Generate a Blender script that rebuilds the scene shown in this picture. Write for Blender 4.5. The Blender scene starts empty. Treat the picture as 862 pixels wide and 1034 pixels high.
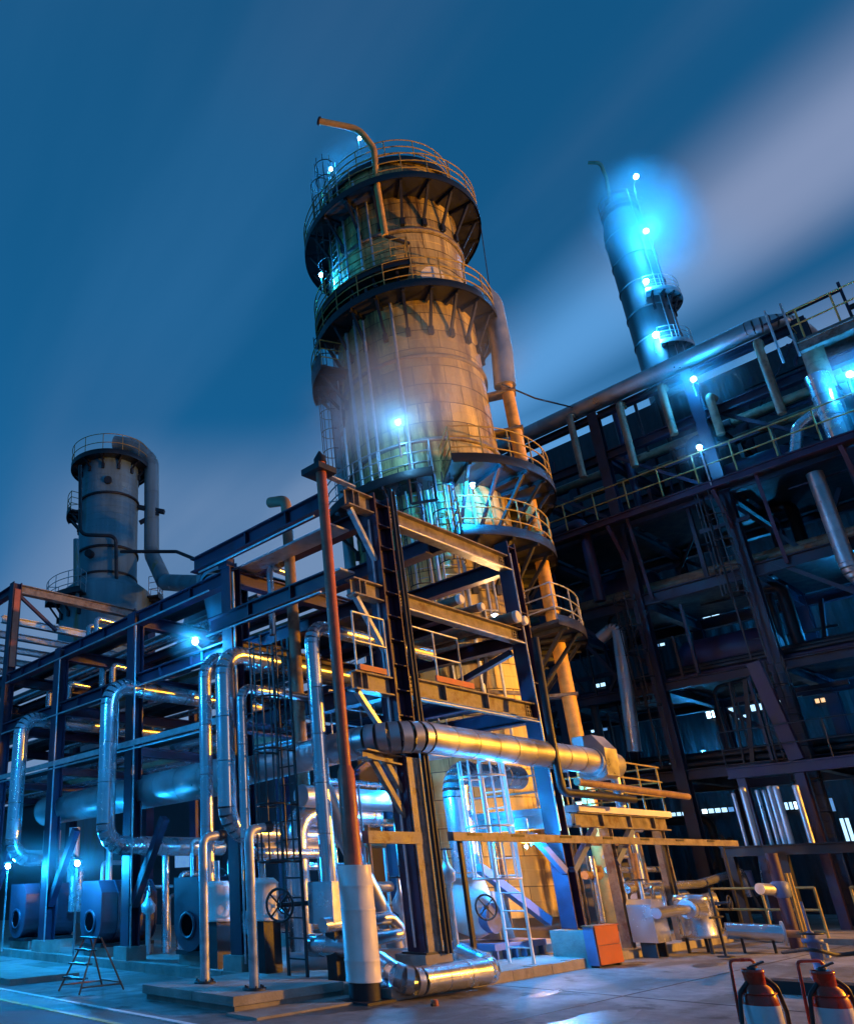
import bpy, math, random
from mathutils import Vector, Matrix
random.seed(7)
R = math.radians
S = bpy.context.scene
C = S.collection

# ------------------------------------------------------------------ camera, sky, sun, exposure
CAM = Vector((0, 0, 1.6)); FOC, PCX, PCY = 784.09, 221.18, 562.45
FW = Vector((0.58849, 0.70970, 0.38730)); RT = Vector((0.77597, -0.63031, -0.02406)); UP = Vector((-0.22704, -0.31469, 0.92164))
cam = bpy.data.cameras.new('camera'); cam_o = bpy.data.objects.new('camera', cam); C.objects.link(cam_o)
cam.sensor_fit = 'HORIZONTAL'; cam.sensor_width = 36; cam.lens = FOC / 862 * 36
cam.shift_x = (431 - PCX) / 862; cam.shift_y = (PCY - 517) / 862
cam.clip_start = 0.1; cam.clip_end = 3000
cam_o.matrix_world = Matrix(((RT.x, UP.x, -FW.x, CAM.x), (RT.y, UP.y, -FW.y, CAM.y), (RT.z, UP.z, -FW.z, CAM.z), (0, 0, 0, 1)))
S.camera = cam_o
S.view_settings.view_transform = 'Standard'; S.view_settings.look = 'None'
S.view_settings.exposure = 0.0; S.view_settings.gamma = 1.0; S.view_settings.use_curve_mapping = False

SUN_AZ, SUN_EL = R(270.5), R(7.5)            # last trace of dusk from beyond the right edge
w = bpy.data.worlds.new('World'); S.world = w; w.use_nodes = True
nt = w.node_tree; nt.nodes.clear()
def N(t, **k):
    n = nt.nodes.new(t)
    for a, b in k.items(): setattr(n, a, b)
    return n
def LK(a, b): nt.links.new(a, b)
def MA(op, a, b=None, c=None):
    n = N('ShaderNodeMath', operation=op)
    for i, v in enumerate((a, b, c)):
        if v is None: continue
        if hasattr(v, 'links'): LK(v, n.inputs[i])
        else: n.inputs[i].default_value = v
    return n.outputs[0]
def MIX(f, a, b, bt='MIX'):
    n = N('ShaderNodeMix', data_type='RGBA', blend_type=bt)
    for s, v in ((n.inputs[0], f), (n.inputs[6], a), (n.inputs[7], b)):
        if hasattr(v, 'links'): LK(v, s)
        else: s.default_value = v if not isinstance(v, tuple) else (*v, 1)
    return n.outputs[2]
def sky_world():
    out = N('ShaderNodeOutputWorld'); bg = N('ShaderNodeBackground'); LK(bg.outputs[0], out.inputs[0])
    sky = N('ShaderNodeTexSky', sky_type='NISHITA'); sky.sun_disc = False
    sky.sun_elevation = SUN_EL; sky.sun_rotation = R(90) - SUN_AZ
    sky.air_density = 1.0; sky.dust_density = 0.4; sky.ozone_density = 3.0
    # dusk: the clear sky dimmed and deepened to night blue
    bw = N('ShaderNodeRGBToBW'); LK(sky.outputs[0], bw.inputs[0])
    base = MIX(1.0, MA('POWER', bw.outputs[0], 0.39), SKY_TINT, 'MULTIPLY')
    tc = N('ShaderNodeTexCoord'); sp = N('ShaderNodeSeparateXYZ'); LK(tc.outputs['Generated'], sp.inputs[0])
    zc = MA('MAXIMUM', MA('ADD', sp.outputs[2], 0.06), 0.02)
    u = MA('DIVIDE', sp.outputs[0], zc); v = MA('DIVIDE', sp.outputs[1], zc)
    a = R(WIND)
    along = MA('ADD', MA('MULTIPLY', u, math.cos(a)), MA('MULTIPLY', v, math.sin(a)))
    across = MA('ADD', MA('MULTIPLY', u, -math.sin(a)), MA('MULTIPLY', v, math.cos(a)))
    cb = N('ShaderNodeCombineXYZ'); LK(MA('MULTIPLY', along, 0.45), cb.inputs[0]); LK(MA('MULTIPLY', across, 2.6), cb.inputs[1]); cb.inputs[2].default_value = CLOUD_SEED
    no = N('ShaderNodeTexNoise'); no.inputs['Scale'].default_value = 1.0; no.inputs['Detail'].default_value = 5.0; no.inputs['Roughness'].default_value = 0.45
    LK(cb.outputs[0], no.inputs['Vector'])
    def sm(v, lo, hi, a, b):
        mr = N('ShaderNodeMapRange', interpolation_type='SMOOTHSTEP'); LK(v, mr.inputs[0])
        for i, q in enumerate((lo, hi, a, b)): mr.inputs[i+1].default_value = q
        return mr.outputs[0]
    # wind-drawn streaks: a strong band and faint ones, all parallel on the cloud plane
    dist = MA('ABSOLUTE', MA('ADD', across, 1.11)); wob = MA('MULTIPLY', MA('SUBTRACT', no.outputs[0], 0.5), 0.22)
    band = sm(MA('ADD', dist, wob), 0.23, 0.02, 0.0, 1.0)
    faint = MA('MULTIPLY', sm(no.outputs[0], 0.48, 0.76, 0.0, 1.0), 0.12)
    low = MA('MULTIPLY', MA('MULTIPLY', sm(sp.outputs[2], 0.55, 0.44, 0.0, 1.0), sm(across, -0.25, -0.68, 0.0, 1.0)), sm(no.outputs[0], 0.3, 0.6, 0.55, 1.0))
    f = MA('MINIMUM', MA('ADD', MA('MAXIMUM', MA('MULTIPLY', band, 0.92), low), faint), 0.95)
    # town glow reddens the near end of the streak, the blue hour the far end
    cc = MIX(sm(along, 0.40, 0.70, 0.0, 1.0), CLOUD, CLOUD_BLUE); cc = MIX(sm(along, 0.95, 1.4, 0.0, 1.0), cc, CLOUD_GREY)
    cl = MIX(f, base, cc)
    LK(cl, bg.inputs[0]); bg.inputs[1].default_value = SKY_STRENGTH
WIND, CLOUD_SEED, SKY_TINT, SKY_STRENGTH = 77.0, 3.3, (0.10, 1.38, 3.5), 0.08
CLOUD, CLOUD_BLUE, CLOUD_GREY = (3.0, 3.9, 6.3), (1.3, 4.2, 8.8), (2.1, 3.4, 5.8)
sky_world()
sun = bpy.data.lights.new('sun', 'SUN'); sun.energy = 0.1; sun.angle = R(0.6); sun.color = (1.0, 0.55, 0.25)
sun_o = bpy.data.objects.new('sun', sun); C.objects.link(sun_o)
sv = Vector((math.cos(SUN_AZ) * math.cos(SUN_EL), math.sin(SUN_AZ) * math.cos(SUN_EL), math.sin(SUN_EL)))
sun_o.rotation_euler = sv.to_track_quat('Z', 'Y').to_euler(); sun_o.location = (10, -30, 20)

# ------------------------------------------------------------------ surveying: a point of the photograph at a known plane
def ray(px, py): return FW * FOC + RT * (px - PCX) - UP * (py - PCY)
def on_x(px, py, x): d = ray(px, py); return CAM + d * ((x - CAM.x) / d.x)
def on_y(px, py, y): d = ray(px, py); return CAM + d * ((y - CAM.y) / d.y)
def on_z(px, py, z): d = ray(px, py); return CAM + d * ((z - CAM.z) / d.z)
def at_d(px, py, D): d = ray(px, py); return CAM + d * (D / math.hypot(d.x, d.y))

# ------------------------------------------------------------------ materials
MATS = {}
def mat(name, col, rough=0.5, metal=0.0, var=0.25, scale=3.0, col2=None, mixlo=0.5, mixhi=0.65, bump=0.0, bscale=30, streak=False, rnd=0.0, emit=None, spec=0.5, stretch=None, rvar=0.15):
    if name in MATS: return MATS[name]
    m = bpy.data.materials.new(name); m.use_nodes = True; t = m.node_tree; b = t.nodes['Principled BSDF']
    def n(ty, **k):
        x = t.nodes.new(ty)
        for a, v in k.items(): setattr(x, a, v)
        return x
    L = t.links.new
    geo = n('ShaderNodeNewGeometry'); mp = n('ShaderNodeMapping'); L(geo.outputs['Position'], mp.inputs[0])
    mp.inputs['Scale'].default_value = (1, 1, 0.12) if streak else (stretch or (1, 1, 1))
    no = n('ShaderNodeTexNoise'); no.inputs['Scale'].default_value = scale; no.inputs['Detail'].default_value = 5; no.inputs['Roughness'].default_value = 0.6; L(mp.outputs[0], no.inputs['Vector'])
    rp = n('ShaderNodeMapRange'); L(no.outputs[0], rp.inputs[0]); rp.inputs[1].default_value = 0.3; rp.inputs[2].default_value = 0.7; rp.inputs[3].default_value = 1 - var; rp.inputs[4].default_value = 1 + var
    mx = n('ShaderNodeMix', data_type='RGBA', blend_type='MULTIPLY'); mx.inputs[0].default_value = 1; mx.inputs[6].default_value = (*col, 1); L(rp.outputs[0], mx.inputs[7])
    out = mx.outputs[2]
    if rnd:
        oi = n('ShaderNodeObjectInfo'); r2 = n('ShaderNodeMapRange'); L(oi.outputs['Random'], r2.inputs[0]); r2.inputs[3].default_value = 1 - rnd; r2.inputs[4].default_value = 1 + rnd
        m3 = n('ShaderNodeMix', data_type='RGBA', blend_type='MULTIPLY'); m3.inputs[0].default_value = 1; L(out, m3.inputs[6]); L(r2.outputs[0], m3.inputs[7]); out = m3.outputs[2]
    if col2:
        n2 = n('ShaderNodeTexNoise'); n2.inputs['Scale'].default_value = scale * 0.7; n2.inputs['Detail'].default_value = 8; n2.inputs['Roughness'].default_value = 0.7
        mp2 = n('ShaderNodeMapping'); mp2.inputs['Location'].default_value = (7, 3, 1); mp2.inputs['Scale'].default_value = mp.inputs['Scale'].default_value
        L(geo.outputs['Position'], mp2.inputs[0]); L(mp2.outputs[0], n2.inputs['Vector'])
        r3 = n('ShaderNodeMapRange', interpolation_type='SMOOTHSTEP'); L(n2.outputs[0], r3.inputs[0]); r3.inputs[1].default_value = mixlo; r3.inputs[2].default_value = mixhi
        m2 = n('ShaderNodeMix', data_type='RGBA'); L(r3.outputs[0], m2.inputs[0]); L(out, m2.inputs[6]); m2.inputs[7].default_value = (*col2, 1); out = m2.outputs[2]
        if metal:
            mm = n('ShaderNodeMath', operation='MULTIPLY_ADD'); L(r3.outputs[0], mm.inputs[0]); mm.inputs[1].default_value = -metal * 0.8; mm.inputs[2].default_value = metal; L(mm.outputs[0], b.inputs['Metallic'])
    L(out, b.inputs['Base Color'])
    if not (col2 and metal): b.inputs['Metallic'].default_value = metal
    rr = n('ShaderNodeMapRange'); L(no.outputs[0], rr.inputs[0]); rr.inputs[1].default_value = 0.3; rr.inputs[2].default_value = 0.7
    rr.inputs[3].default_value = max(0.05, rough - rvar); rr.inputs[4].default_value = min(1, rough + rvar); L(rr.outputs[0], b.inputs['Roughness'])
    b.inputs['Specular IOR Level'].default_value = spec
    if bump:
        nb = n('ShaderNodeTexNoise'); nb.inputs['Scale'].default_value = bscale; nb.inputs['Detail'].default_value = 4; L(geo.outputs['Position'], nb.inputs['Vector'])
        bp = n('ShaderNodeBump'); bp.inputs['Strength'].default_value = bump; bp.inputs['Distance'].default_value = 0.02; L(nb.outputs[0], bp.inputs['Height']); L(bp.outputs[0], b.inputs['Normal'])
    if emit:
        b.inputs['Emission Color'].default_value = (*emit[0], 1); b.inputs['Emission Strength'].default_value = emit[1]
    MATS[name] = m
    return m
M_frame = mat('primer_steel', (0.036, 0.018, 0.048), 0.5, 0, 0.35, 2.0, (0.045, 0.022, 0.018), 0.6, 0.74, 0.25, 40, rnd=0.15)
M_front = mat('grey_steel', (0.20, 0.175, 0.155), 0.5, 0, 0.5, 5.0, (0.11, 0.06, 0.035), 0.50, 0.66, 0.3, 40, rnd=0.12)
M_dark = mat('dark_steel', (0.013, 0.014, 0.019), 0.5, 0, 0.35, 3, (0.035, 0.024, 0.02), 0.6, 0.75, 0.2, 40, rnd=0.15)
M_clad = mat('aluminium_cladding', (0.60, 0.63, 0.68), 0.25, 0.82, 0.10, 2.2, (0.30, 0.27, 0.24), 0.68, 0.86, 0.018, 3, rnd=0.08, rvar=0.06)
M_cladm = mat('dull_cladding', (0.47, 0.47, 0.48), 0.42, 0.8, 0.22, 1.6, (0.28, 0.22, 0.17), 0.6, 0.8, 0.12, 6, rnd=0.10)
M_tower = mat('tower_cladding', (0.54, 0.42, 0.155), 0.48, 0.10, 0.35, 1.8, (0.13, 0.08, 0.035), 0.45, 0.64, 0.2, 8, streak=True, rnd=0.2)
M_tower2 = mat('grey_tower_cladding', (0.15, 0.25, 0.29), 0.5, 0.1, 0.35, 1.2, (0.20, 0.18, 0.05), 0.56, 0.70, 0.15, 8, streak=True, rnd=0.12)
M_red = mat('red_oxide_paint', (0.42, 0.10, 0.055), 0.5, 0, 0.3, 4, (0.12, 0.06, 0.05), 0.6, 0.75, 0.2, 40)
M_ochre = mat('ochre_paint', (0.62, 0.36, 0.10), 0.5, 0, 0.3, 3, (0.25, 0.12, 0.05), 0.62, 0.75, 0.2, 40)
M_brown = mat('rusty_pipe', (0.26, 0.165, 0.10), 0.6, 0, 0.35, 4, (0.14, 0.08, 0.05), 0.5, 0.7, 0.25, 40)
M_white = mat('white_jacket', (0.78, 0.76, 0.72), 0.42, 0, 0.10, 3, (0.45, 0.40, 0.34), 0.62, 0.8, 0.08, 20)
M_galv = mat('galvanised_steel', (0.48, 0.50, 0.52), 0.42, 0.6, 0.25, 6, None, bump=0.1)
M_rail = mat('yellow_rail', (0.34, 0.25, 0.07), 0.5, 0, 0.3, 5, (0.25, 0.14, 0.05), 0.6, 0.75)
M_conc = mat('concrete_kerb', (0.26, 0.245, 0.22), 0.85, 0, 0.3, 2.5, (0.15, 0.13, 0.11), 0.55, 0.75, 0.4, 25, rnd=0.12)
M_rust = mat('orange_cabinet', (0.38, 0.085, 0.035), 0.5, 0, 0.18, 4, (0.25, 0.07, 0.03), 0.62, 0.8, 0.1, 20)
M_bluep = mat('blue_paint', (0.12, 0.16, 0.30), 0.5, 0, 0.2, 3, None, bump=0.1)
M_ext = mat('red_enamel', (0.55, 0.045, 0.02), 0.28, 0, 0.15, 6, (0.20, 0.03, 0.02), 0.66, 0.8)
M_rub = mat('black_rubber', (0.02, 0.02, 0.022), 0.55, 0, 0.2, 8)
M_label = mat('white_label', (0.72, 0.74, 0.76), 0.4, 0, 0.10, 12, (0.45, 0.47, 0.5), 0.6, 0.75)
M_fan = mat('fan_casing_paint', (0.045, 0.042, 0.07), 0.45, 0, 0.25, 3, None, bump=0.1)
M_shed = mat('dark_shed_wall', (0.05, 0.05, 0.06), 0.7, 0, 0.3, 2)
M_glow = mat('lamp_glass', (0.9, 0.95, 1.0), 0.3, emit=((0.55, 0.80, 1.0), 60.0))
M_win = mat('lit_window', (0.6, 0.7, 0.8), 0.3, emit=((0.45, 0.75, 1.0), 1.6))
M_win2 = mat('bright_window', (0.6, 0.7, 0.8), 0.3, emit=((0.6, 0.85, 1.0), 3.5))
M_win3 = mat('dim_window', (0.4, 0.5, 0.6), 0.3, emit=((0.2, 0.5, 1.0), 0.5))
M_winw = mat('warm_window', (0.8, 0.6, 0.4), 0.3, emit=((1.0, 0.55, 0.2), 1.2))

# ------------------------------------------------------------------ mesh helper
class G:
    def __init__(s): s.v = []; s.f = []; s.sm = []
    def add(s, vs, fs, smooth=False):
        o = len(s.v); s.v += [tuple(p) for p in vs]; s.f += [tuple(i + o for i in q) for q in fs]; s.sm += [smooth] * len(fs); return s
    def box(s, x0, x1, y0, y1, z0, z1):
        return s.add([(x0,y0,z0),(x1,y0,z0),(x1,y1,z0),(x0,y1,z0),(x0,y0,z1),(x1,y0,z1),(x1,y1,z1),(x0,y1,z1)],
                     [(3,2,1,0),(4,5,6,7),(0,1,5,4),(1,2,6,5),(2,3,7,6),(3,0,4,7)])
    def bar(s, p0, p1, w, h, up=(0, 0, 1)):
        p0 = Vector(p0); p1 = Vector(p1); d = (p1 - p0).normalized(); u = Vector(up)
        if abs(d.dot(u)) > 0.98: u = Vector((1, 0, 0))
        sd = d.cross(u).normalized(); u = sd.cross(d)
        a, b = sd * w / 2, u * h / 2
        return s.add([p0-a-b, p0+a-b, p0+a+b, p0-a+b, p1-a-b, p1+a-b, p1+a+b, p1-a+b],
                     [(0,1,2,3),(7,6,5,4),(4,5,1,0),(5,6,2,1),(6,7,3,2),(7,4,0,3)])
    def ibeam(s, p0, p1, h, w, t=0.02, tf=0.028, up=(0, 0, 1)):
        p0 = Vector(p0); p1 = Vector(p1); d = (p1 - p0).normalized(); u = Vector(up); sd = d.cross(u).normalized(); u = sd.cross(d)
        pr = [(-w/2,-h/2),(w/2,-h/2),(w/2,-h/2+tf),(t/2,-h/2+tf),(t/2,h/2-tf),(w/2,h/2-tf),(w/2,h/2),(-w/2,h/2),(-w/2,h/2-tf),(-t/2,h/2-tf),(-t/2,-h/2+tf),(-w/2,-h/2+tf)]
        k = len(pr); vs = [p + sd*a + u*b for p in (p0, p1) for a, b in pr]
        fs = [(i+k, (i+1) % k + k, (i+1) % k, i) for i in range(k)]
        caps = [(0,1,2,11),(3,4,9,10),(8,5,6,7)]
        caps2 = [(11,2,3,10),(9,4,5,8)]
        fs += caps + [tuple(reversed([i+k for i in q])) for q in caps]
        return s.add(vs, fs)
    def tube(s, path, r, n=12, cap=True, rs=None):
        path = [Vector(p) for p in path]; m = len(path); rings = []
        t0 = (path[1]-path[0]).normalized(); u = t0.orthogonal().normalized()
        vs = []
        for i, p in enumerate(path):
            t = (path[min(i+1, m-1)] - path[max(i-1, 0)]).normalized()
            u = (u - t * u.dot(t)).normalized(); w_ = t.cross(u); rr = rs[i] if rs else r
            vs += [p + (u*math.cos(2*math.pi*j/n) + w_*math.sin(2*math.pi*j/n))*rr for j in range(n)]
        fs = [(i*n+j, i*n+(j+1) % n, (i+1)*n+(j+1) % n, (i+1)*n+j) for i in range(m-1) for j in range(n)]
        s.add(vs, fs, True)
        if cap: s.add(vs[:n], [tuple(reversed(range(n)))]); s.add(vs[-n:], [tuple(range(n))])
        return s
    def cyl(s, p0, p1, r, n=16, r1=None): return s.tube([p0, p1], r, n, True, [r, r if r1 is None else r1])
    def torus(s, c, ax, Rr, r, n=20, k=6, a0=0, a1=360):
        c = Vector(c); ax = Vector(ax).normalized(); u = ax.orthogonal().normalized(); v = ax.cross(u)
        full = a1 - a0 >= 360
        pts = [c + (u*math.cos(R(a0+(a1-a0)*i/n)) + v*math.sin(R(a0+(a1-a0)*i/n)))*Rr for i in range(n if full else n+1)]
        if full:
            pts = pts + pts[:1]
            return s.tube(pts, r, k, False)
        return s.tube(pts, r, k, True)
    def lathe(s, c, prof, n=32, a0=0, a1=360):
        full = a1 - a0 >= 360; k = n if full else n+1; m = len(prof); vs = []
        for i in range(k):
            a = R(a0 + (a1-a0)*i/n)
            vs += [(c[0]+r*math.cos(a), c[1]+r*math.sin(a), c[2]+z) for r, z in prof]
        fs = [(i*m+j, ((i+1) % k)*m+j, ((i+1) % k)*m+j+1, i*m+j+1) for i in range(n) for j in range(m-1)]
        return s.add(vs, fs, True)
    def prism(s, poly, d):
        # polygon (3-D points) pushed along vector d
        poly = [Vector(p) for p in poly]; d = Vector(d); k = len(poly)
        vs = poly + [p + d for p in poly]
        return s.add(vs, [tuple(range(k)), tuple(reversed(range(k, 2*k)))] + [((i+1) % k, i, i+k, (i+1) % k + k) for i in range(k)])

ORG = {}
def put(o, org, parent):
    ORG[o.name] = Vector(org); C.objects.link(o)
    if parent: o.parent = parent; o.location = Vector(org) - ORG[parent.name]
    else: o.location = org
def tag(o, label=None, cat=None, group=None, kind=None):
    for k, v in (('label', label), ('category', cat), ('group', group), ('kind', kind)):
        if v: o[k] = v
    return o
def build(g, name, m, parent=None, label=None, cat=None, group=None, kind=None):
    xs = [p[0] for p in g.v]; ys = [p[1] for p in g.v]; zs = [p[2] for p in g.v]
    org = ((min(xs)+max(xs))/2, (min(ys)+max(ys))/2, min(zs))
    me = bpy.data.meshes.new(name); me.from_pydata([(a-org[0], b-org[1], c-org[2]) for a, b, c in g.v], [], g.f)
    me.polygons.foreach_set('use_smooth', g.sm); me.materials.append(m)
    o = bpy.data.objects.new(name, me); put(o, org, parent)
    return tag(o, label, cat, group, kind)
def thing(name, label, cat, loc, group=None, parent=None):
    o = bpy.data.objects.new(name, None); o.empty_display_size = 0.2; put(o, loc, parent); return tag(o, label, cat, group)
def dup(o, org, parent=None, **kw):
    c = o.copy(); ORG[c.name] = Vector(org); C.objects.link(c)
    if parent: c.parent = parent; c.location = Vector(org) - ORG[parent.name]
    else: c.location = org
    return tag(c, **kw)

def fillet(pts, b, k=7):
    pts = [Vector(p) for p in pts]; out = []   # list of ('s'|'e', [points])
    cur = pts[0]
    for i in range(1, len(pts)-1):
        p = pts[i]; d0 = (p - pts[i-1]).normalized(); d1 = (pts[i+1] - p).normalized(); ang = d0.angle(d1)
        if ang < 0.02: continue
        c = min(b*math.tan(ang/2), 0.48*(p-pts[i-1]).length, 0.48*(pts[i+1]-p).length) if True else b
        bb = c/math.tan(ang/2); a = p - d0*c; e = p + d1*c
        nrm = (d1 - d0*d0.dot(d1)).normalized(); ctr = a + nrm*bb
        out.append(('s', [cur, a]))
        out.append(('e', [ctr - nrm*bb*math.cos(ang*j/k) + d0*bb*math.sin(ang*j/k) for j in range(k+1)])); cur = e
    out.append(('s', [cur, pts[-1]])); return out
def smooth_path(pts, b, k=7):
    o = []
    for t, q in fillet(pts, b, k):
        for p in q:
            if not o or (p-o[-1]).length > 1e-5: o.append(p)
    return o
def lowest(pts): return min(pts, key=lambda p: p[2])

def clad_pipe(label, pts, r, bend, m=None, seg=1.1, gores=6, n=22, group=None, name='insulated_pipe', cat='pipe', dents=0.006):
    """a pipe jacketed in sheet metal: every sleeve and every elbow gore is a piece with its own lap joint"""
    m = m or M_clad; pts = [Vector(p) for p in pts]; t = thing(name, label, cat, lowest(pts), group)
    for ty, q in fillet(pts, bend, gores):
        if ty == 's':
            L = (q[1]-q[0]).length; k = max(1, round(L/seg)); d = (q[1]-q[0])/k
            for i in range(k):
                a = q[0]+d*i; b = a+d; u = d.normalized(); f = 1 + random.uniform(-dents, dents)
                g = G(); lip = min(0.035, d.length*0.2)
                g.tube([a, a+u*lip], r*1.02*f, n, False); g.tube([a+u*lip, b-u*.012], r*f, n, False); build(g, 'cladding_section', m, t)
        else:
            for i in range(len(q)-1):
                a, b = q[i], q[i+1]; u = (b-a).normalized(); f = 1 + random.uniform(-dents, dents)
                g = G(); g.tube([a-u*0.010, a+u*0.016], r*1.03*f, n, False); g.tube([a+u*.016, b-u*.012], r*1.003*f, n, False); build(g, 'elbow_gore', m, t)
    return t
def end_cap(t, p, d, r, m): g = G(); d = Vector(d); g.tube([Vector(p)-d*0.02, Vector(p)+d*0.02, Vector(p)+d*0.05], r, 22, True, [r*1.02, r*1.02, r*0.8]); return build(g, 'end_cap', m, t)
def pipe(label, pts, r, m, bend=0.3, n=12, group=None, name='pipe', cat='pipe', parent=None):
    g = G(); g.tube(smooth_path(pts, bend, 6), r, n)
    return build(g, name, m, parent, label if not parent else None, cat if not parent else None, group)
def flange(t, p, d, r, m, th=0.05, bolts=10):
    g = G(); p = Vector(p); d = Vector(d).normalized(); g.cyl(p-d*th/2, p+d*th/2, r, 20); f = build(g, 'flange', m, t)
    u = d.orthogonal().normalized(); v = d.cross(u); g = G()
    for i in range(bolts):
        c = p + (u*math.cos(i*6.283/bolts)+v*math.sin(i*6.283/bolts))*r*0.85; g.cyl(c-d*(th/2+0.015), c+d*(th/2+0.015), 0.014, 6)
    build(g, 'bolts', m, f); return f
def handwheel(t, c, ax, r, m, name='handwheel'):
    c = Vector(c); ax = Vector(ax).normalized(); h = build(G().torus(c, ax, r, r*0.09, 20, 6), name, m, t)
    u = ax.orthogonal().normalized(); v = ax.cross(u); g = G()
    for i in range(4): d = u*math.cos(i*math.pi/2)+v*math.sin(i*math.pi/2); g.tube([c, c+d*r], r*0.06, 6)
    g.cyl(c-ax*r*0.15, c+ax*r*0.15, r*0.16, 8); build(g, 'spokes', m, h); return h
def rail(g, pts, h=1.05, post=1.2, r=0.018, mids=1, toe=False):
    """handrail over the edge polyline pts (at deck level)"""
    pts = [Vector(p) for p in pts]; Z = Vector((0, 0, 1))
    for k in range(mids+1): g.tube([p + Z*h*(k+1)/(mids+1) for p in pts], r, 6)
    acc = 0; nxt = 0
    for a, b in zip(pts, pts[1:]):
        L = (b-a).length
        while nxt <= acc + L + 1e-6:
            p = a + (b-a)*min(1, (nxt-acc)/max(L, 1e-6)); g.tube([p, p+Z*h], r, 6); nxt += post
        acc += L
    g.tube([pts[-1], pts[-1]+Z*h], r, 6)
    return g
def arc(c, r, a0, a1, z, n=24): return [Vector((c[0]+r*math.cos(R(a0+(a1-a0)*i/n)), c[1]+r*math.sin(R(a0+(a1-a0)*i/n)), z)) for i in range(n+1)]

LAMPC = (0.006, 0.36, 1.0)
def lamp(label, p, power, base=None, pole_r=0.025, col=LAMPC, size=0.10, group='floodlights on the plant', aim=None, spot=None):
    """post-mounted globe lamp: post, collar, glass globe, guard, and its own light"""
    size *= .72; p = Vector(p); base = Vector(base) if base else p - Vector((0, 0, 0.9)); t = thing('floodlight', label, 'lamp', base, group)
    build(G().tube([base, (base.x, base.y, p.z-0.12), (p.x, p.y, p.z-0.06)] if (abs(base.x-p.x)+abs(base.y-p.y)) > 0.02 else [base, p-Vector((0, 0, 0.08))], pole_r, 8), 'post', M_galv, t)
    build(G().lathe((p.x, p.y, p.z), [(0.02, 0.13), (0.10, 0.10), (0.105, 0.075), (0.02, 0.08)], 14), 'hood', M_galv, t)
    build(G().lathe((p.x, p.y, p.z), [(0.0, -size)] + [(size*math.cos(R(a)), size*math.sin(R(a))) for a in range(-75, 61, 15)], 14), 'globe', M_glow, t)
    l = bpy.data.lights.new('lamp_light', 'POINT'); l.energy = power*(1.35 if col[2] > .5 else 1.0); l.color = col; l.shadow_soft_size = size*1.3
    o = bpy.data.objects.new('lamp_light', l); C.objects.link(o); o.parent = t; o.location = p - base - Vector((0, 0, 0.0))
    return t

ORD = ('first', 'second', 'third', 'fourth', 'fifth', 'sixth', 'seventh', 'eighth', 'ninth', 'tenth', 'eleventh', 'twelfth', 'thirteenth', 'fourteenth', 'fifteenth', 'sixteenth', 'seventeenth', 'eighteenth', 'nineteenth', 'twentieth', 'twenty-first', 'twenty-second', 'twenty-third', 'twenty-fourth', 'twenty-fifth', 'twenty-sixth')
LOOK = {}
def look(m, r): return ('slim ' if r < .08 else 'fat ' if r > .14 else '') + {'aluminium_cladding': 'silver', 'dull_cladding': 'dull grey', 'rusty_pipe': 'rusty brown', 'dark_steel': 'black', 'primer_steel': 'violet', 'galvanised_steel': 'galvanised'}.get(m.name, 'grey')
def rungs(pts, m, parent, r=.014):
    """one rung object per step, sharing one mesh"""
    first = None
    for a, b in pts:
        a = Vector(a); b = Vector(b)
        if first is None: first = build(G().tube([a, b], r, 5), 'rung', m, parent); o0 = ORG[first.name].copy(); a0 = a
        else: dup(first, o0+(a-a0), parent)
def joint_plate(t, x, y, z0, z1, w, m):
    """bolted end plate on a beam web, facing the camera"""
    p = build(G().box(x, x+w, y-.012, y, z0, z1), 'splice_plate', m, t); g = G()
    for i in range(2):
        for j in range(3): c = (x+w*(.28+.44*i), y-.012, z0+(z1-z0)*(.2+.3*j)); g.cyl(c, (c[0], c[1]-.022, c[2]), .014, 6)
    build(g, 'bolts', M_dark, p)

M_inlet_shade = mat('painted_inlet_shade', (0.003, 0.003, 0.004), 1.0, 0, 0.1, 3, spec=0.0)  # near-black colour stands in for the shade inside the fan inlets

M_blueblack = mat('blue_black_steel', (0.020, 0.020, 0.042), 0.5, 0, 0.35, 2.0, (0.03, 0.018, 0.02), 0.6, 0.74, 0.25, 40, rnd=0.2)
M_glow.cycles.emission_sampling = 'NONE'
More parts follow.
